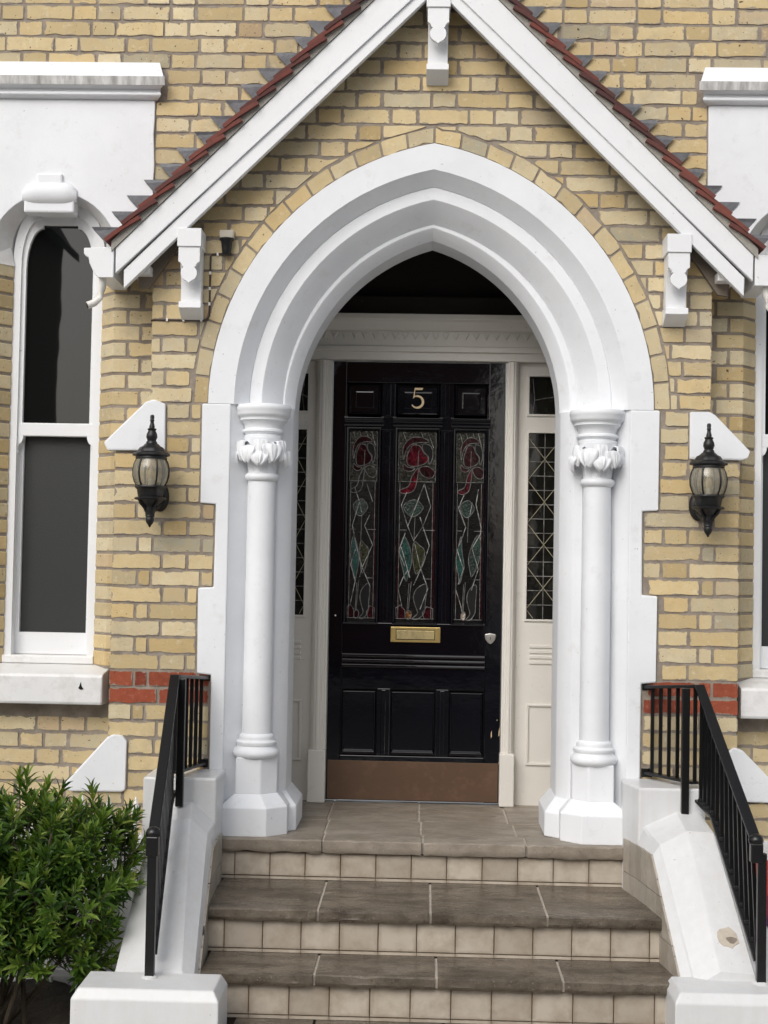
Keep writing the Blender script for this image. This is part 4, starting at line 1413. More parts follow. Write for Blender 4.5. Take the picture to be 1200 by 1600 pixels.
        for b_ in range(nv):
            fs += [((b_ + 1) * n1_, b_ * n1_, off_ + b_ * n1_, off_ + (b_ + 1) * n1_), (b_ * n1_ + nu, (b_ + 1) * n1_ + nu, off_ + (b_ + 1) * n1_ + nu, off_ + b_ * n1_ + nu)]
        m_.add(vs, fs)
        st = Vector((cx, cy, 1.607)) + dirv * 0.058
        m_.tube([st, st + zv * 0.03 + dirv * 0.004, st + zv * 0.06 + dirv * 0.010], [0.005, 0.006, 0.004], 7)
        m_.build('carved_leaf', 'white_masonry', c, smooth=50)
    return c


column(-0.752, -1, 'white column with leaf capital on the left side of the doorway')
column(0.756, 1, 'white column with leaf capital on the right side of the doorway')

# ================================================================== door frame and sidelights
DY = 0.94
fr_ = thing('door_frame', (-0.057, DY, 0.0), 'cream timber door frame with moulded head and leaded sidelights', 'door frame')
DX0, DX1 = -0.497, 0.385


def post(xa, xb, towards):
    """moulded jamb: stepped strips, widest at the back"""
    m_ = MB()
    w = xb - xa
    for f0, f1, y in ((0.0, 1.0, DY - 0.012), (0.10, 0.86, DY - 0.030), (0.22, 0.70, DY - 0.045), (0.38, 0.56, DY - 0.052)):
        a, b = (xa + w * f0, xa + w * f1) if towards > 0 else (xb - w * f1, xb - w * f0)
        m_.box(a, b, y, DY + 0.08 - f0 * 0.01, 0.25, 2.2455 - f0 * 0.004)
    m_.build('jamb', 'cream_timber', fr_, 0.003)
    MB().box(xa - 0.006, xb + 0.003, DY - 0.062, DY + 0.08, 0.0, 0.265).build('plinth_block', 'cream_timber', fr_, 0.006)


post(-0.580, -0.4985, 1)
post(0.3865, 0.452, -1)
m_ = MB()
m_.box(-0.86, 0.86, DY - 0.03, DY + 0.09, 2.2475, 2.305)
m_.box(-0.86, 0.86, DY - 0.045, DY + 0.085, 2.290, 2.318)
m_.box(-0.86, 0.86, DY - 0.036, DY + 0.08, 2.318, 2.44)
m_.build('head', 'cream_timber', fr_, 0.004)
MB().prism([(DY - 0.036, 2.395), (DY - 0.05, 2.40), (DY - 0.075, 2.44), (DY - 0.095, 2.45), (DY - 0.098, 2.475), (DY + 0.05, 2.478), (DY + 0.05, 2.395)], -0.862, 0.862, 'x').build('cornice', 'cream_timber', fr_, 0.002)
x = -0.80
dm = None
while x < 0.82:
    if dm is None:
        dm = MB().loft([[(-0.019, 0.0, 0.0), (0.0, -0.002, -0.036), (0.019, 0.0, 0.0), (0.0, -0.003, 0.004)], [(-0.014, -0.005, 0.0), (0.0, -0.007, -0.026), (0.014, -0.005, 0.0), (0.0, -0.006, 0.003)]]).mesh('cornice_drop', 'cream_timber')
    link('cornice_drop', dm, fr_, (x, DY - 0.036, 2.386))
    x += 0.0515
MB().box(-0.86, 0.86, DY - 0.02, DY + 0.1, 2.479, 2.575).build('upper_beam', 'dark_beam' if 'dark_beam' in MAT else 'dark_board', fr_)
rg = random.Random(17)


def sidelight(x0, x1, s_):
    """x0 < x1; frame of one sidelight"""
    st = MB()
    g0, g1 = (x0 + 0.054, x1 - 0.02) if s_ > 0 else (x0 + 0.02, x1 - 0.045)
    y0, y1 = DY + 0.012, DY + 0.055
    for a, b, c_, d in ((x0, g0, 0.0, 2.246), (g1, x1, 0.0, 2.246)):
        st.box(a, b, y0, y1, c_, d)
    for z0, z1 in ((2.180, 2.246), (1.890, 1.985), (0.0, 0.940)):
        st.box(g0, g1, y0, y1, z0, z1)
    S = st.build('sidelight', 'cream_timber', fr_)
    # moulding round the lower light, ribs and panel below it
    m2 = MB()
    for z in (0.795, 0.768, 0.741, 0.714):
        m2.box(g0 + 0.02, g1 - 0.01, y0 - 0.007, y0 + 0.002, z, z + 0.016)
    m2.build('rib', 'cream_timber', S, 0.002)
    m2 = MB()
    zz0, zz1 = 0.215, 0.50
    for a, b, c_, d in ((g0 + 0.008, g0 + 0.020, zz0, zz1), (g1 - 0.012, g1, zz0, zz1), (g0 + 0.008, g1, zz1, zz1 + 0.012), (g0 + 0.008, g1, zz0 - 0.012, zz0)):
        m2.box(a, b, y0 - 0.010, y0 + 0.002, c_, d)
    m2.build('panel_moulding', 'cream_timber', S, 0.002)
    m2 = MB()
    for a, b, c_, d in ((g0 - 0.010, g0 + 0.001, 0.930, 1.895), (g1 - 0.001, g1 + 0.01, 0.930, 1.895), (g0, g1, 0.930, 0.9405), (g0, g1, 1.8895, 1.90), (g0 - 0.010, g0 + 0.001, 1.975, 2.19), (g0, g1, 1.975, 1.9855), (g0, g1, 2.1795, 2.19)):
        m2.box(a, b, y0 - 0.009, y0 + 0.01, c_, d)
    m2.build('glazing_bead', 'cream_timber', S, 0.002)
    # leaded quarries
    ya = DY + 0.032
    nc, nr = 4, 13
    cw, rh = (g1 - g0) / nc, (1.890 - 0.940) / nr
    for i in range(nc):
        for j in range(nr):
            o_ = MB().box(-cw / 2, cw / 2, 0, 0.003, -rh / 2, rh / 2)
            me = o_.mesh('leaded_pane', 'leaded_glass')
            q = link('leaded_pane', me, S, (g0 + cw * (i + 0.5), ya + 0.001 * ((i + j) % 3), 0.940 + rh * (j + 0.5)))
            q.rotation_euler = (rg.gauss(0, 0.012), 0, rg.gauss(0, 0.012))
    cm = MB()
    for i in range(1, nc):
        cm.box(g0 + cw * i - 0.0022, g0 + cw * i + 0.0022, ya - 0.0045, ya + 0.002, 0.940, 1.890)
    for j in range(1, nr):
        cm.box(g0, g1, ya - 0.0048, ya + 0.002, 0.940 + rh * j - 0.0024, 0.940 + rh * j + 0.0024)
    cm.build('lead_came', 'lead_came', S)
    dg = MB()
    hp, vp = cw, rh * 1.5
    for d_ in (-1, 1):
        k = -30
        while k < 40:
            # line: z = zc + d*(x-g0)*vp/hp
            zc = 0.940 + k * vp * 2 + rh * 0.7
            pts = []
            N_ = 16
            xs = [g0 + (g1 - g0) * i / N_ for i in range(N_ + 1)]
            seg = [(x_, zc + d_ * (x_ - g0) * vp / hp) for x_ in xs]
            # clip in z
            xa_, xb_ = g0, g1
            f = d_ * vp / hp
            lo = (0.945 - zc) / f + g0
            hi = (1.886 - zc) / f + g0
            a_, b_ = max(g0, min(lo, hi)), min(g1, max(lo, hi))
            if b_ - a_ > 0.008:
                dg.bar((a_, ya - 0.0058, zc + f * (a_ - g0)), (b_, ya - 0.0058, zc + f * (b_ - g0)), 0.0034, 0.003, (0, 1, 0))
            k += 1
    dg.build('diagonal_came', 'straw_came', S)
    # small upper light
    MB().box(g0, g1, ya, ya + 0.004, 1.985, 2.180).build('upper_light', 'leaded_glass', S)
    MB().prism([(0.5 * (g0 + g1) + a, b) for a, b in ((-0.03, 2.08), (-0.01, 2.03), (0.01, 2.03), (0.035, 2.09), (0.0, 2.125))], ya - 0.0012, ya + 0.001).build('rose', 'dark_ruby_glass', S)
    cm = MB()
    xm = 0.5 * (g0 + g1)
    zm = 2.08
    for pts in ([(g0 + 0.02, 1.99), (g0 + 0.03, 2.06), (g0 + 0.02, 2.17)], [(xm - 0.03, 1.99), (xm - 0.01, 2.03), (xm - 0.03, 2.08), (xm, 2.125), (xm + 0.035, 2.09), (xm + 0.01, 2.03), (xm + 0.03, 1.99)], [(xm - 0.03, 2.08), (g0 + 0.03, 2.06)], [(xm + 0.035, 2.09), (g1, 2.06)], [(xm, 2.125), (xm, 2.178)], [(g1 - 0.02, 1.99), (g1 - 0.03, 2.06), (g1 - 0.02, 2.17)]):
        cm.tube([(a, ya - 0.002, b) for a, b in pts], 0.0024, 6)
    cm.build('lead_came', 'lead_came', S)
    MB().box(x0, x1, DY + 0.05, DY + 0.1, 0.0, 2.25).build('unlit_room_sheet', 'void_black', S)  # black sheet in place of the dark hall behind the glass


sidelight(0.453, 0.87, 1)
sidelight(-0.87, -0.581, -1)

# ================================================================== front door
door = thing('front_door', (-0.057, DY + 0.02, 0.006), 'black panelled front door numbered 5 with three stained glass panels', 'door')
ZD0, ZD1 = 0.008, 2.243
XA, XB = DX0 + 0.002, DX1 - 0.002
GL = [(-0.405, -0.263), (-0.156, 0.037), (0.141, 0.281)]
f0 = DY
MB().box(XA + 0.001, XB - 0.001, DY + 0.032, DY + 0.05, ZD0, ZD1).build('door_core', 'black_door', door)
for a, b in ((XA, GL[0][0] - 0.022), (GL[2][1] + 0.022, XB)):
    MB().box(a, b, f0, DY + 0.045, ZD0 + 0.001, ZD1 - 0.001).build('stile', 'black_door', door, 0.003)
ia, ib = GL[0][0] - 0.022, GL[2][1] + 0.022
MB().box(ia, ib, f0 + 0.0015, DY + 0.044, 2.135, ZD1 - 0.002).build('rail', 'black_door', door, 0.003)
MB().box(ia, ib, f0 + 0.0015, DY + 0.044, 1.893, 1.958).build('rail', 'black_door', door, 0.003)
MB().box(ia, ib, f0 + 0.0015, DY + 0.044, 0.575, 0.908).build('rail', 'black_door', door, 0.003)
MB().box(ia, ib, f0 + 0.0015, DY + 0.044, ZD0 + 0.002, 0.235).build('rail', 'black_door', door, 0.003)
for z0, z1 in ((1.958, 2.135), (0.908, 1.893), (0.235, 0.575)):
    for (a, b) in ((GL[0][1] + 0.02, GL[1][0] - 0.02), (GL[1][1] + 0.02, GL[2][0] - 0.02)):
        MB().box(a, b, f0 + 0.003, DY + 0.043, z0, z1).build('muntin', 'black_door', door, 0.003)
        xm = 0.5 * (a + b)
        MB().box(xm - 0.012, xm + 0.012, f0 - 0.006, f0 + 0.0032, z0 + 0.006, z1 - 0.006).build('muntin_bead', 'black_door', door, 0.003)
# ledge mouldings over the glass, by panel
for (a, b) in GL:
    a0, b0 = a - 0.030, b + 0.030
    m_ = MB()
    m_.prism([(f0 + 0.004, 1.905), (f0 - 0.016, 1.910), (f0 - 0.020, 1.920), (f0 - 0.010, 1.930), (f0 - 0.012, 1.936), (f0 - 0.026, 1.944), (f0 - 0.028, 1.953), (f0 + 0.004, 1.962)], a0, b0, 'x')
    m_.build('ledge_moulding', 'black_door', door, 0.0015)
    # raised square panel at the top
    c_, d = 0.5 * (a + b), 0.5 * (b - a) + 0.016
    z0, z1 = 1.965, 2.130
    fy = DY + 0.030
    rr = []
    for ins, y in ((0.0, f0 + 0.010), (0.010, f0 - 0.004), (0.020, f0 + 0.018), (0.034, f0 + 0.022), (0.040, f0 + 0.004), (0.046, f0 + 0.003)):
        rr.append([(c_ - d + ins, y, z0 + ins), (c_ + d - ins, y, z0 + ins), (c_ + d - ins, y, z1 - ins), (c_ - d + ins, y, z1 - ins)])
    MB().loft(rr).build('top_panel', 'black_door', door, 0.0015)
    # tall lower panel
    z0, z1 = 0.240, 0.565
    rr = []
    for ins, y in ((0.0, f0 + 0.006), (0.008, f0 - 0.003), (0.018, f0 + 0.018), (0.024, f0 + 0.022)):
        rr.append([(c_ - d + ins, y, z0 + ins * 1.9), (c_ + d - ins, y, z0 + ins * 1.9), (c_ + d - ins, y, z1 - ins), (c_ - d + ins, y, z1 - ins)])
    MB().loft(rr).build('lower_panel', 'black_door', door, 0.0015)
    MB().prism([(f0 + 0.024, 0.292), (f0 - 0.001, 0.256), (f0 - 0.001, 0.246), (f0 + 0.024, 0.246)], c_ - d + 0.012, c_ + d - 0.012, 'x').build('panel_sill', 'black_door', door, 0.001)
    # bead round the glass
    z0, z1 = 0.916, 1.888
    m_ = MB()
    R = []
    for ins, y in ((-0.020, f0 + 0.012), (-0.016, f0 - 0.004), (-0.008, f0 - 0.002), (0.0, f0 + 0.014), (0.0, f0 + 0.03)):
        R.append([(a + ins, y, z0 + ins), (b - ins, y, z0 + ins), (b - ins, y, z1 - ins), (a + ins, y, z1 - ins)])
    m_.loft(R, caps=False).build('glazing_bead', 'black_door', door, 0.001)
for z in (0.742, 0.716, 0.690):
    MB().prism([(f0 + 0.002, z - 0.010), (f0 - 0.009, z - 0.008), (f0 - 0.012, z - 0.002), (f0 - 0.0105, z + 0.006), (f0 - 0.007, z + 0.009), (f0 + 0.002, z + 0.0098)], GL[0][0] - 0.02, GL[2][1] + 0.02, 'x').build('reeded_moulding', 'black_door', door, 0.001)
for a, b in ((GL[0][0] - 0.02, GL[0][1] + 0.016), (GL[1][0] - 0.012, GL[1][1] + 0.012), (GL[2][0] - 0.016, GL[2][1] + 0.02)):
    MB().prism([(f0 + 0.002, 0.898), (f0 - 0.010, 0.901), (f0 - 0.012, 0.909), (f0 + 0.002, 0.914)], a, b, 'x').build('reeded_moulding', 'black_door', door, 0.001)
# kick plate
MB().box(-0.487, 0.376, f0 - 0.0055, f0 + 0.001, 0.014, 0.209).build('kick_plate', 'copper_plate', door, 0.001)
# letter plate
lp = MB().box(-0.180, 0.074, f0 - 0.010, f0 + 0.002, 0.812, 0.890).build('letter_plate', 'brass', door, 0.003)
MB().box(-0.150, 0.044, f0 - 0.0145, f0 - 0.009, 0.828, 0.873).build('flap', 'brass_worn', lp, 0.002)
m_ = MB()
for a, b, c_, d in ((-0.153, -0.150, 0.825, 0.876), (0.044, 0.047, 0.825, 0.876), (-0.153, 0.047, 0.873, 0.876), (-0.153, 0.047, 0.825, 0.828)):
    m_.box(a, b, f0 - 0.0106, f0 - 0.0098, c_, d)
m_.build('flap_gap', 'void_black', lp)
# shield-shaped lock
pl = [(0.298, 0.853), (0.300, 0.862), (0.327, 0.866), (0.354, 0.862), (0.356, 0.853), (0.352, 0.835), (0.340, 0.818), (0.327, 0.810), (0.314, 0.818), (0.302, 0.835)]
lk = MB().prism(pl, f0 - 0.014, f0 + 0.001).build('lock', 'steel', door, 0.004)
MB().prism([(0.327 + 0.012 * math.cos(a), 0.842 + 0.012 * math.sin(a)) for a in [2 * PI * i / 16 for i in range(16)]], f0 - 0.018, f0 - 0.012).build('lock_cylinder', 'steel', lk, 0.0015)
MB().box(0.3255, 0.3285, f0 - 0.0186, f0 - 0.0178, 0.834, 0.848).build('keyhole', 'void_black', lk)
# the number 5
nx0, nz0, S5 = -0.061, 2.005, 0.1
def ribbon(pts, th):
    L, R = [], []
    for i, p in enumerate(pts):
        a, b = Vector(pts[max(0, i - 1)]), Vector(pts[min(len(pts) - 1, i + 1)])
        d = (b - a).normalized()
        n_ = Vector((-d.y, d.x))
        w = th[i]
        L.append(Vector(p) + n_ * w / 2)
        R.append(Vector(p) - n_ * w / 2)
    return [(q.x, q.y) for q in L] + [(q.x, q.y) for q in R[::-1]]


m_ = MB()
arc = [(-0.016 + 0.030 * math.cos(rad(a)) * 1.0 + 0.012, 0.030 + 0.030 * math.sin(rad(a))) for a in range(118, -150, -14)]
arc = [(-0.0195, 0.0505)] + arc + [(-0.031, 0.012)]
arc[0] = (-0.022, 0.050)
tw = [0.004 + 0.008 * math.sin(PI * min(1, max(0, i / (len(arc) - 1)))) for i in range(len(arc))]
m_.prism([(nx0 + a, nz0 + b + 0.003) for a, b in ribbon(arc, tw)], f0 - 0.012, f0 - 0.004)
m_.prism([(nx0 + a, nz0 + b) for a, b in ((-0.0245, 0.050), (-0.0195, 0.053), (-0.0125, 0.102), (-0.0175, 0.104))], f0 - 0.0122, f0 - 0.0042)
m_.prism([(nx0 + a, nz0 + b) for a, b in ((-0.0170, 0.094), (-0.0165, 0.1045), (0.026, 0.1045), (0.021, 0.094))], f0 - 0.0118, f0 - 0.0038)
m_.build('number_five', 'pale_gold', door)
MB().lathe(-0.462, f0 - 0.002, [(0.001, 0.935), (0.004, 0.937), (0.005, 0.941), (0.004, 0.945), (0.001, 0.947)], 10).build('screw_head', 'steel', door)

for q in ([(0.338, 0.335), (0.343, 0.345), (0.342, 0.375), (0.337, 0.362)], [(0.376, 0.345), (0.3815, 0.35), (0.3815, 0.395), (0.377, 0.372)], [(0.377, 0.205), (0.3815, 0.205), (0.3815, 0.225)], [(0.366, 0.424), (0.370, 0.426), (0.368, 0.432)]):
    MB().prism(q, f0 - 0.0008, f0 + 0.001).build('paint_chip', 'pale_gold', door)
# stained glass: pane ground, coloured pieces and leads
def art_panel(a, b, variant):
    z0, z1 = 0.916, 1.888
    W_, H_ = b - a, z1 - z0
    yg = f0 + 0.022
    P = MB().box(a, b, yg, yg + 0.006, z0, z0 + 0.735 * H_).build('stained_glass', 'cathedral_glass', door)
    MB().box(a, b, yg - 0.0005, yg + 0.006, z0 + 0.7355 * H_, z1).build('olive_ground', 'olive_glass', P)

    def U(p):
        return (a + p[0] * W_, z0 + (1 - p[1]) * H_)
    leads, bright = MB(), MB()

    def ln(pts, m2=leads, r_=0.0023, y=yg - 0.0035):
        q = [U(p) for p in pts]
        m2.tube([(x, y, z) for x, z in q], r_, 6)

    def smooth_loop(pts, n=4):
        out = []
        N = len(pts)
        for i in range(N):
            p0, p1, p2, p3 = (Vector(pts[(i + k - 1) % N]) for k in range(4))
            for k in range(n):
                t_ = k / n
                q = 0.5 * ((2 * p1) + (-p0 + p2) * t_ + (2 * p0 - 5 * p1 + 4 * p2 - p3) * t_ ** 2 + (-p0 + 3 * p1 - 3 * p2 + p3) * t_ ** 3)
                out.append((q.x, q.y))
        return out

    def piece(name, pts, mat, lift=0.0, lead=True, sm=True):
        if name in ('petal', 'sepal'):          # the rose fills most of the pane's width
            pts = [(0.5 + (u_ - 0.5) * 1.38, 0.155 + (v_ - 0.155) * 1.12) for u_, v_ in pts]
        q = smooth_loop(pts) if sm else pts
        pl = [U(p) for p in q]
        MB().prism(pl, yg - 0.0020 - lift, yg + 0.001).build(name, mat, P)
        if lead:
            ln(q + [q[0]], leads, 0.0021, yg - 0.0035 - lift)
    dx = (0.0, 0.0, 0.03)[variant]
    rb = ('dark_ruby_glass', 'ruby_glass', 'dark_ruby_glass')[variant]
    # the rose
    piece('petal', [(0.36 + dx, 0.10), (0.30 + dx, 0.14), (0.33 + dx, 0.175), (0.48 + dx, 0.18), (0.66 + dx, 0.165), (0.72 + dx, 0.135), (0.62 + dx, 0.115), (0.55 + dx, 0.085), (0.42 + dx, 0.08)], rb, 0.0004)
    piece('petal', [(0.26 + dx, 0.075), (0.40 + dx, 0.045), (0.60 + dx, 0.045), (0.72 + dx, 0.065), (0.55 + dx, 0.068), (0.38 + dx, 0.078), (0.28 + dx, 0.11), (0.24 + dx, 0.15), (0.22 + dx, 0.11)], 'dark_ruby_glass' if variant != 2 else 'dark_ruby_glass', 0.0008)
    piece('petal', [(0.62 + dx, 0.075), (0.76 + dx, 0.085), (0.80 + dx, 0.13), (0.74 + dx, 0.17), (0.70 + dx, 0.135), (0.60 + dx, 0.10)], 'void_black', 0.0006)
    piece('petal', [(0.24 + dx, 0.17), (0.32 + dx, 0.185), (0.46 + dx, 0.19), (0.36 + dx, 0.205), (0.24 + dx, 0.195)], 'dark_ruby_glass', 0.0005)
    piece('sepal', [(0.54 + dx, 0.19), (0.70 + dx, 0.18), (0.84 + dx, 0.205), (0.78 + dx, 0.235), (0.62 + dx, 0.225)], 'olive_glass' if variant == 0 else 'dark_ruby_glass', 0.0005)
    piece('sepal', [(0.52 + dx, 0.19), (0.50 + dx, 0.25), (0.44 + dx, 0.295), (0.26 + dx, 0.31), (0.16 + dx, 0.295), (0.34 + dx, 0.275), (0.40 + dx, 0.23)], 'cathedral_glass' if variant == 0 else 'ruby_glass', 0.0009)
    # round green piece
    piece('bud', [(0.16, 0.395), (0.28, 0.37), (0.48, 0.36), (0.64, 0.385), (0.68, 0.405), (0.56, 0.435), (0.40, 0.45), (0.24, 0.43)], 'green_glass', 0.0003)
    # leaves
    if variant != 2:
        piece('leaf', [(0.20, 0.555), (0.34, 0.61), (0.40, 0.68), (0.34, 0.74), (0.26, 0.79), (0.16, 0.72), (0.08, 0.65), (0.12, 0.59)], 'teal_glass', 0.0003)
        piece('leaf', [(0.46, 0.58), (0.60, 0.60), (0.74, 0.63), (0.66, 0.71), (0.52, 0.75), (0.44, 0.69), (0.42, 0.63)], 'moss_glass', 0.0003)
    else:
        piece('leaf', [(0.22, 0.55), (0.10, 0.62), (0.04, 0.68), (0.14, 0.75), (0.18, 0.80), (0.30, 0.74), (0.34, 0.70), (0.26, 0.63)], 'teal_glass', 0.0003)
        piece('leaf', [(0.86, 0.54), (0.66, 0.58), (0.50, 0.66), (0.56, 0.73), (0.62, 0.76), (0.78, 0.72), (0.90, 0.66), (0.94, 0.60)], 'green_glass', 0.0003)
    piece('leaf', [(0.80, 0.805), (0.56, 0.825), (0.46, 0.87), (0.52, 0.92), (0.58, 0.955), (0.44, 0.985), (0.60, 0.985), (0.76, 0.95), (0.78, 0.90)], 'void_black', 0.0003)
    piece('seed', [(0.26, 0.955), (0.34, 0.942), (0.42, 0.955), (0.40, 0.978), (0.33, 0.988), (0.26, 0.978)], ('dark_ruby_glass', 'amber_glass', 'pearl_glass')[variant], 0.0012)
    if variant != 2:
        piece('corner', [(0.0, 0.93), (0.12, 0.915), (0.24, 0.94), (0.24, 0.985), (0.02, 0.985)], 'dark_ruby_glass', 0.0002, sm=False)
        piece('corner', [(0.98, 0.93), (0.82, 0.92), (0.70, 0.955), (0.76, 0.985), (0.98, 0.985)], 'dark_ruby_glass', 0.0002, sm=False)
    # ruby edging strips and frame leads
    for u0, u1, v0, v1 in ((0.93, 0.99, 0.28, 0.5), (0.94, 0.99, 0.5, 0.985), (0.01, 0.05, 0.56, 0.92)):
        MB().prism([U((u0, v0)), U((u1, v0)), U((u1, v1)), U((u0, v1))], yg - 0.0012, yg + 0.001).build('edging', 'dark_ruby_glass', P)
    for pts in ([(0.055, 0.27), (0.055, 0.985)], [(0.93, 0.27), (0.93, 0.985)], [(0.0, 0.2645), (1.0, 0.2645)], [(0.0, 0.985), (1.0, 0.985)], [(0.055, 0.52), (0.25, 0.52)], [(0.68, 0.52), (0.99, 0.52)], [(0.47, 0.45), (0.45, 0.58)], [(0.40, 0.79), (0.33, 0.94)], [(0.34, 0.80), (0.30, 0.94)], [(0.7, 0.775), (0.93, 0.775)], [(0.52, 0.19), (0.54, 0.10)], [(0.005, 0.005), (0.005, 0.26)], [(0.995, 0.005), (0.995, 0.26)]):
        ln(pts, leads, 0.0019)
    Z1 = [[(0.70, 0.275), (0.50, 0.385), (0.28, 0.50), (0.44, 0.575), (0.68, 0.50), (0.88, 0.395), (0.70, 0.275)],
          [(0.24, 0.32), (0.10, 0.39), (0.28, 0.50)], [(0.22, 0.535), (0.05, 0.63), (0.22, 0.71)], [(0.60, 0.45), (0.68, 0.50), (0.86, 0.60), (0.70, 0.70), (0.46, 0.81)],
          [(0.12, 0.61), (0.30, 0.73), (0.18, 0.77), (0.06, 0.83), (0.16, 0.92)], [(0.46, 0.58), (0.62, 0.71), (0.84, 0.825), (0.64, 0.935)], [(0.30, 0.73), (0.36, 0.77)]]
    if variant == 0:
        Z1 = [[(0.20, 0.30), (0.38, 0.375), (0.14, 0.50), (0.30, 0.61), (0.10, 0.705), (0.28, 0.79)], [(0.62, 0.275), (0.86, 0.375)], [(0.38, 0.375), (0.46, 0.43)], [(0.76, 0.44), (0.58, 0.50), (0.88, 0.60), (0.52, 0.72), (0.82, 0.82)], [(0.30, 0.61), (0.52, 0.72), (0.44, 0.77)], [(0.28, 0.79), (0.12, 0.91)]]
    elif variant == 2:
        Z1 = [[(0.30, 0.33), (0.10, 0.40), (0.22, 0.44), (0.38, 0.50), (0.26, 0.555), (0.08, 0.62), (0.32, 0.72), (0.14, 0.80)], [(0.82, 0.30), (0.74, 0.38), (0.94, 0.50), (0.92, 0.535), (0.62, 0.61), (0.86, 0.72), (0.62, 0.83)], [(0.60, 0.37), (0.52, 0.44)], [(0.06, 0.83), (0.24, 0.91), (0.30, 0.945)]]
    for z_ in Z1:
        ln(z_, bright, 0.0021, yg - 0.0048)
    for u in (0.22, 0.45, 0.7, 0.88):
        ln([(u - 0.10, 0.005), (u + 0.05, 0.085)], bright, 0.0010, yg - 0.0015)
    leads.build('lead_came', 'lead_came', P)
    bright.build('glint_came', 'glint_came', P)


for v_, (a, b) in enumerate(GL):
    art_panel(a, b, v_)

# ================================================================== lanterns
def lantern(cx, cz, tilt, label):
    L = thing('wall_lantern', (cx, 0.0, cz), label, 'lantern', 'black carriage lanterns beside the porch arch')
    cy = -0.135
    Z = lambda d: cz + d

    def lobes(a, r_, z):
        return 1.0 + 0.05 * math.cos(6 * a)
    MB().lathe(cx, cy, [(0.001, Z(0.252)), (0.008, Z(0.249)), (0.0095, Z(0.240)), (0.008, Z(0.230)), (0.0105, Z(0.226)), (0.008, Z(0.222)), (0.0085, Z(0.212)), (0.012, Z(0.200)), (0.0125, Z(0.192)), (0.020, Z(0.189)), (0.019, Z(0.184)), (0.016, Z(0.180)), (0.023, Z(0.166)), (0.025, Z(0.152)), (0.021, Z(0.142)), (0.019, Z(0.136)), (0.024, Z(0.130)), (0.025, Z(0.122))], 20).build('finial', 'black_cast', L, smooth=45)
    MB().lathe(cx, cy, [(0.02, Z(0.128)), (0.030, Z(0.120)), (0.038, Z(0.112)), (0.050, Z(0.106)), (0.056, Z(0.096)), (0.060, Z(0.088)), (0.075, Z(0.082)), (0.080, Z(0.074)), (0.078, Z(0.069)), (0.066, Z(0.066))], 36, lobes, rad(30)).build('roof_cap', 'black_cast', L, smooth=40)
    MB().lathe(cx, cy, [(0.060, Z(0.068)), (0.068, Z(0.066)), (0.069, Z(0.057)), (0.064, Z(0.054)), (0.05, Z(0.053))], 30).build('top_ring', 'black_cast', L, smooth=40)
    prof = [(0.063, 0.056), (0.073, 0.034), (0.0785, 0.008), (0.077, -0.020), (0.070, -0.045), (0.058, -0.066)]
    for k in range(6):
        a0, a1 = rad(60 * k) + 0.06, rad(60 * (k + 1)) - 0.06
        n = 6
        g = []
        for r_, z in prof:
            g.append([(cx + r_ * math.cos(a0 + (a1 - a0) * i / n), cy + r_ * math.sin(a0 + (a1 - a0) * i / n), Z(z)) for i in range(n + 1)])
        MB().loft(g, closed=False).build('pane', 'lantern_glass', L, smooth=60)
        a = rad(60 * k)
        MB().tube([(cx + (r_ + 0.001) * math.cos(a), cy + (r_ + 0.001) * math.sin(a), Z(z)) for r_, z in prof], 0.0042, 8).build('rib', 'black_cast', L, smooth=50)
    MB().lathe(cx, cy, [(0.03, Z(-0.060)), (0.066, Z(-0.062)), (0.069, Z(-0.068)), (0.064, Z(-0.074)), (0.058, Z(-0.080)), (0.054, Z(-0.104)), (0.052, Z(-0.110)), (0.064, Z(-0.113)), (0.069, Z(-0.118)), (0.066, Z(-0.123)), (0.054, Z(-0.127)), (0.042, Z(-0.140)), (0.032, Z(-0.150))], 30, lambda a, r_, z: 1.0 + (0.035 * math.cos(6 * a) if r_ > 0.045 else 0), rad(30)).build('gallery', 'black_cast', L, smooth=40)
    MB().lathe(cx, cy, [(0.030, Z(-0.138)), (0.027, Z(-0.152)), (0.024, Z(-0.165)), (0.025, Z(-0.172)), (0.022, Z(-0.178)), (0.020, Z(-0.192)), (0.021, Z(-0.197)), (0.017, Z(-0.201)), (0.018, Z(-0.206)), (0.019, Z(-0.214)), (0.015, Z(-0.226)), (0.007, Z(-0.236)), (0.005, Z(-0.242)), (0.001, Z(-0.246))], 20).build('drop_finial', 'black_cast', L, smooth=45)
    for k in range(4):
        a = rad(45 + 90 * k)
        MB().tube([(cx + 0.060 * math.cos(a), cy + 0.060 * math.sin(a), Z(-0.120)), (cx + 0.050 * math.cos(a), cy + 0.050 * math.sin(a), Z(-0.142)), (cx + 0.028 * math.cos(a), cy + 0.028 * math.sin(a), Z(-0.162)), (cx + 0.022 * math.cos(a), cy + 0.022 * math.sin(a), Z(-0.176))], 0.006, 8).build('scroll', 'black_cast', L, smooth=50)
    MB().lathe(cx, cy, [(0.012, Z(-0.064)), (0.012, Z(-0.035)), (0.009, Z(-0.033))], 14).build('candle_tube', 'white_plastic', L, smooth=45)
    MB().lathe(cx, cy, [(0.008, Z(-0.036)), (0.014, Z(-0.020)), (0.015, Z(-0.008)), (0.011, Z(0.008)), (0.003, Z(0.022)), (0.001, Z(0.024))], 14).build('bulb', 'bulb_glass', L, smooth=60)
    # arm and wall plate
    MB().tube([(cx, cy + 0.02, Z(-0.150)), (cx + tilt * 0.012, cy + 0.06, Z(-0.158)), (cx + tilt * 0.02, -0.035, Z(-0.135)), (cx + tilt * 0.02, -0.006, Z(-0.105))], [0.017, 0.016, 0.017, 0.02], 12).build('arm', 'black_cast', L, smooth=50)
    xb = cx + tilt * 0.02
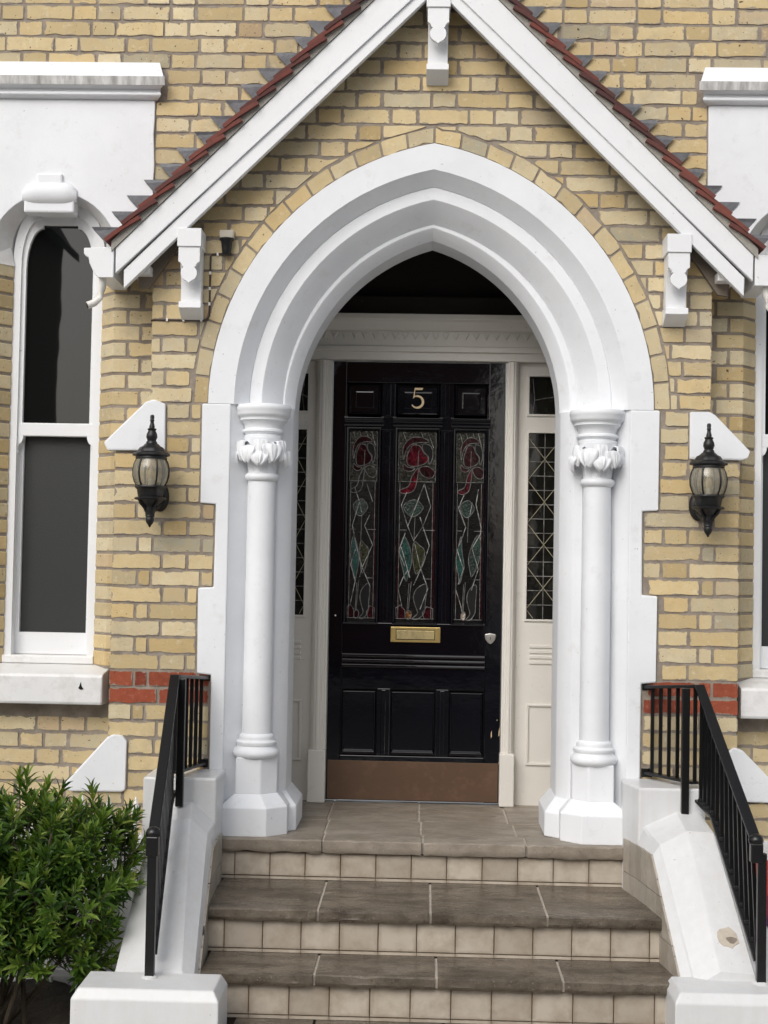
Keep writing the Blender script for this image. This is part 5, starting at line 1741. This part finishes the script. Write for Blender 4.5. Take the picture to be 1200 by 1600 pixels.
    MB().loft([[(xb + rx * math.cos(2 * PI * i / 24), y, Z(-0.105) + rz * math.sin(2 * PI * i / 24)) for i in range(24)] for rx, rz, y in ((0.040, 0.066, 0.0), (0.040, 0.066, -0.008), (0.033, 0.056, -0.018), (0.02, 0.036, -0.024))]).build('back_plate', 'black_cast', L, smooth=40)


lantern(-1.222, 1.592, 1, 'black wall lantern left of the doorway, below the white weathering stone')
lantern(1.217, 1.592, -1, 'black wall lantern right of the doorway, below the white weathering stone')

# ------------------------------------------------------------------ small sensor lamp and its cable
sn = thing('sensor_lamp', (-0.925, 0.0, 2.60), 'small black downlight with a grey cap on the gable brickwork', 'lamp')
MB().prism([(-0.960, 2.690), (-0.957, 2.652), (-0.893, 2.652), (-0.890, 2.690)], -0.045, 0.001).build('cap', 'grey_plastic', sn, 0.006)
MB().lathe(-0.925, -0.03, [(0.02, 2.656), (0.033, 2.652), (0.033, 2.645), (0.026, 2.638), (0.022, 2.605), (0.020, 2.590), (0.016, 2.580), (0.01, 2.578)], 20).build('lamp_body', 'black_cast', sn, smooth=45)
cb = thing('cable', (-1.0, -0.004, 2.3), 'thin brown cable clipped along the mortar joints under the left bracket', 'cable')
zj1, zj2 = BED0 + 25 * COURSE, BED0 + 21 * COURSE
MB().tube([(-0.905, -0.012, 2.588), (-0.93, -0.006, zj1 + 0.004), (-0.992, -0.005, zj1), (-1.000, -0.006, zj1 - 0.012), (-1.000, -0.005, zj2 + 0.02), (-1.010, -0.005, zj2 + 0.003), (-1.10, -0.005, zj2), (-1.25, -0.005, zj2 + 0.001), (-1.262, 0.004, zj2 - 0.002), (-1.262, 0.15, zj2 - 0.02)], 0.0042, 7).build('lead', 'brown_cable', cb, smooth=60)
for x, z in ((-0.968, zj1), (-1.000, 2.50), (-1.000, 2.43), (-1.000, 2.36), (-1.035, zj2 + 0.001), (-1.115, zj2), (-1.19, zj2)):
    MB().box(x - 0.0045, x + 0.0045, -0.012, 0.002, z - 0.007, z + 0.007).build('clip', 'white_plastic', cb, 0.001)

# ------------------------------------------------------------------ white spear railing behind the shrub
rl_ = thing('spear_railing', (-1.75, -0.12, G), 'white painted spear railing half hidden behind the green shrub', 'railing')
for i in range(9):
    x = -1.256 - 0.118 * i
    w = 0.010
    MB().lathe(x, -0.12, [(w, G + 0.02), (w, 0.055), (0.017, 0.06), (0.017, 0.072), (0.012, 0.080), (0.019, 0.095), (0.014, 0.125), (0.006, 0.155), (0.001, 0.170)], 10).build('spear', 'white_worn', rl_, smooth=50)
MB().box(-2.25, -1.22, -0.130, -0.110, -0.035, 0.0).build('rail', 'white_worn', rl_, 0.003)
MB().box(-2.25, -1.22, -0.130, -0.110, -0.62, -0.585).build('rail', 'white_worn', rl_, 0.003)
MB().box(-1.62, -1.20, -0.05, 0.15, G, -0.01).build('plinth', 'white_worn', house)

# ------------------------------------------------------------------ red notice behind the right handrail
sg_ = thing('notice_board', (1.52, -0.03, -0.3), 'red notice with white lettering on the white wall behind the right handrail', 'sign')
MB().prism([(1.33, 0.02), (2.0, 0.02), (2.0, G), (1.33, G)], -0.02, 0.105).build('plinth', 'white_worn', house)
yS = -0.0235
MB().prism([(1.375, -0.062), (1.62, -0.062), (1.62, -0.215), (1.430, -0.215), (1.380, -0.115)], yS - 0.003, -0.0205).build('red_band', 'sign_red', sg_)
MB().prism([(1.430, -0.2155), (1.62, -0.2155), (1.62, -0.39), (1.545, -0.39), (1.475, -0.30)], yS - 0.002, -0.0206).build('purple_band', 'sign_purple', sg_)
MB().prism([(1.490, -0.2160), (1.62, -0.2160), (1.62, -0.40), (1.535, -0.40)], yS - 0.0035, -0.0222).build('dark_red_band', 'sign_dark_red', sg_)
for x in (1.432, 1.462, 1.492, 1.525):
    MB().tube([(x + 0.008, yS - 0.0035, -0.125), (x - 0.003, yS - 0.0035, -0.140), (x + 0.006, yS - 0.0035, -0.155), (x - 0.004, yS - 0.0035, -0.175), (x + 0.007, yS - 0.0035, -0.19)], 0.003, 6).build('lettering', 'white_plastic', sg_)

# ================================================================== shrub
sh = thing('shrub', (-1.62, -0.72, G), 'dense green shrub with narrow pointed leaves left of the steps', 'shrub')
rsb = random.Random(77)
leaf, stem, tips = MB(), MB(), MB()
base = Vector((-1.66, -0.70, G + 0.02))


def add_leaf(p, d, nrm, L, w, into):
    side_ = d.cross(nrm)
    if side_.length < 1e-4:
        return
    side_.normalize()
    nn = side_.cross(d).normalized()
    m0, m1 = p + d * (L * 0.35) + nn * (L * 0.03), p + d * (L * 0.72) + nn * (L * 0.01)
    tip = p + d * L - nn * (L * 0.10)
    k = nn * (w * 0.22)
    into.add([p, m0 + side_ * w * 0.5 + k, m0, m0 - side_ * w * 0.5 + k, m1 + side_ * w * 0.36 + k * 0.7, m1, m1 - side_ * w * 0.36 + k * 0.7, tip],
             [(0, 2, 1), (0, 3, 2), (1, 2, 5, 4), (2, 3, 6, 5), (4, 5, 7), (5, 6, 7)])


def shoot(p, d, n, L):
    d = d.normalized()
    ln_ = 0.10 * L
    young = rsb.random() < 0.55
    ref = Vector((rsb.uniform(-1, 1), rsb.uniform(-1, 1), rsb.uniform(-1, 1)))
    u = d.cross(ref).normalized()
    w = d.cross(u)
    q = p + d * ln_
    stem.tube([p - d * 0.05, p + d * ln_ * 0.5, q], [0.0028, 0.0022, 0.0012], 4)
    for i in range(n):
        f_ = i / n
        a = i * 2.399 + rsb.uniform(-0.3, 0.3)
        open_ = 1.25 - 0.95 * f_ + rsb.uniform(-0.15, 0.15)
        rdir = u * math.cos(a) + w * math.sin(a)
        ld = (d * math.cos(open_) + rdir * math.sin(open_)).normalized()
        ld.z -= 0.06
        ll = L * rsb.uniform(0.050, 0.086) * (1.0 - 0.35 * abs(f_ - 0.35))
        add_leaf(p + d * (ln_ * f_), ld.normalized(), d, ll, ll * rsb.uniform(0.20, 0.27), tips if young and f_ > 0.5 else leaf)


mains = []
for i in range(17):
    a = rsb.uniform(0, 2 * PI)
    tip = Vector((-1.66 + 0.42 * math.cos(a) * rsb.uniform(0.3, 1.0), -0.70 + 0.27 * math.sin(a) * rsb.uniform(0.3, 1.0), rsb.uniform(-0.25, 0.16)))
    b0 = base + Vector((rsb.uniform(-0.10, 0.10), rsb.uniform(-0.08, 0.08), 0))
    mid = b0.lerp(tip, 0.5) + Vector((rsb.uniform(-0.05, 0.05), rsb.uniform(-0.05, 0.05), -0.04))
    stem.tube([b0, b0.lerp(mid, 0.5) + Vector((0.01, 0, 0)), mid, tip], [0.013, 0.011, 0.008, 0.004], 6)
    mains.append((b0, mid, tip))
# crown: uneven mounds
mounds = [((-1.92, -0.68, 0.05), (0.23, 0.24, 0.21)), ((-1.62, -0.66, 0.02), (0.21, 0.24, 0.20)), ((-1.37, -0.64, -0.01), (0.20, 0.22, 0.20)), ((-1.80, -0.84, -0.16), (0.28, 0.20, 0.22)), ((-1.45, -0.80, -0.20), (0.24, 0.20, 0.20)), ((-1.38, -0.76, -0.36), (0.12, 0.16, 0.10)), ((-2.1, -0.75, -0.10), (0.25, 0.25, 0.25)), ((-1.75, -0.80, -0.36), (0.22, 0.18, 0.12)), ((-1.98, -0.82, -0.38), (0.22, 0.18, 0.14))]
for (c_, r_) in mounds:
    n = int(118 * (r_[0] * r_[1] + r_[0] * r_[2] + r_[1] * r_[2]) / 0.15)
    for i in range(n):
        v = Vector((rsb.gauss(0, 1), rsb.gauss(0, 1), rsb.gauss(0, 1))).normalized()
        k = rsb.uniform(0.55, 1.05)
        p = Vector((c_[0] + v.x * r_[0] * k, c_[1] + v.y * r_[1] * k, c_[2] + v.z * r_[2] * k))
        if p.z < -0.50 or p.x > -1.10:
            continue
        d = Vector((v.x * 0.8, v.y * 0.8 - 0.15, v.z * 0.6 + 0.65))
        shoot(p, d, rsb.randint(14, 23), rsb.uniform(0.6, 1.25))
        if rsb.random() < 0.5:
            b0, mid, tip = rsb.choice(mains)
            s0 = mid.lerp(tip, rsb.random())
            if (s0 - p).length < 0.35:
                stem.tube([s0, s0.lerp(p, 0.5) + Vector((0, 0, -0.02)), p], [0.004, 0.003, 0.0025], 4)
# a few taller shoots breaking the outline
for x, y, z in ((-1.90, -0.62, 0.24), (-1.60, -0.60, 0.21), (-1.55, -0.62, 0.18), (-1.20, -0.62, 0.10), (-1.78, -0.6, 0.18), (-1.32, -0.6, 0.16), (-1.99, -0.66, 0.25), (-1.85, -0.64, 0.22)):
    for k in range(3):
        shoot(Vector((x + rsb.uniform(-0.02, 0.02), y, z - 0.075 * k)), Vector((rsb.uniform(-0.35, 0.35), rsb.uniform(-0.3, 0.2), 1)), 20, 1.1)
    stem.tube([(x, y, z - 0.3), (x, y, z)], [0.004, 0.003], 5)
tag(leaf.build('foliage', 'shrub_leaf', sh), kind='stuff')
tag(tips.build('young_foliage', 'shrub_tip', sh), kind='stuff')
stem.build('stems', 'shrub_stem', sh, smooth=60)

# ================================================================== houses across the road (seen in the window glass)
def far_house(x0, x1, y, ridge, eave, label):
    D_ = 6.0
    h = thing('far_house', (0.5 * (x0 + x1), y, G), label, 'house', 'houses across the road')
    MB().box(x0, x1, y - D_, y, G, eave).build('wall', 'far_brick', h)
    xm = 0.5 * (x0 + x1)
    o_ = 0.35
    rf = MB().prism([(x0 - o_, eave - 0.35), (xm, ridge), (x1 + o_, eave - 0.35), (x1 + o_, eave - 0.15), (xm, ridge + 0.25), (x0 - o_, eave - 0.15)], y - D_ - 0.3, y + 0.45).build('roof', 'far_slate', h)
    MB().prism([(x0, eave), (x1, eave), (xm, ridge - 0.02)], y - D_, y - 0.001).build('gable', 'far_brick', h)
    MB().box(x0 + 0.5, x0 + 1.2, y - 4, y - 3.2, eave, ridge + 1.1).build('chimney', 'far_brick', rf)
    for zz in (0.4, 3.2):
        for xx in (x0 + 0.9, x1 - 2.1):
            w = MB().box(xx, xx + 1.2, y - 0.02, y + 0.03, zz, zz + 1.7).build('window', 'white_timber', h)
            for a in (0.06, 0.63):
                MB().box(xx + a, xx + a + 0.51, y + 0.02, y + 0.035, zz + 0.08, zz + 1.62).build('pane', 'window_glass', w)


far_house(-15.0, -8.65, -21.0, 12.6, 8.6, 'brick house across the road mirrored in the left window')
far_house(-5.3, 1.2, -21.0, 9.6, 5.6, 'brick house across the road facing the porch')
far_house(2.6, 9.2, -21.0, 9.6, 5.6, 'brick house across the road mirrored in the right window')
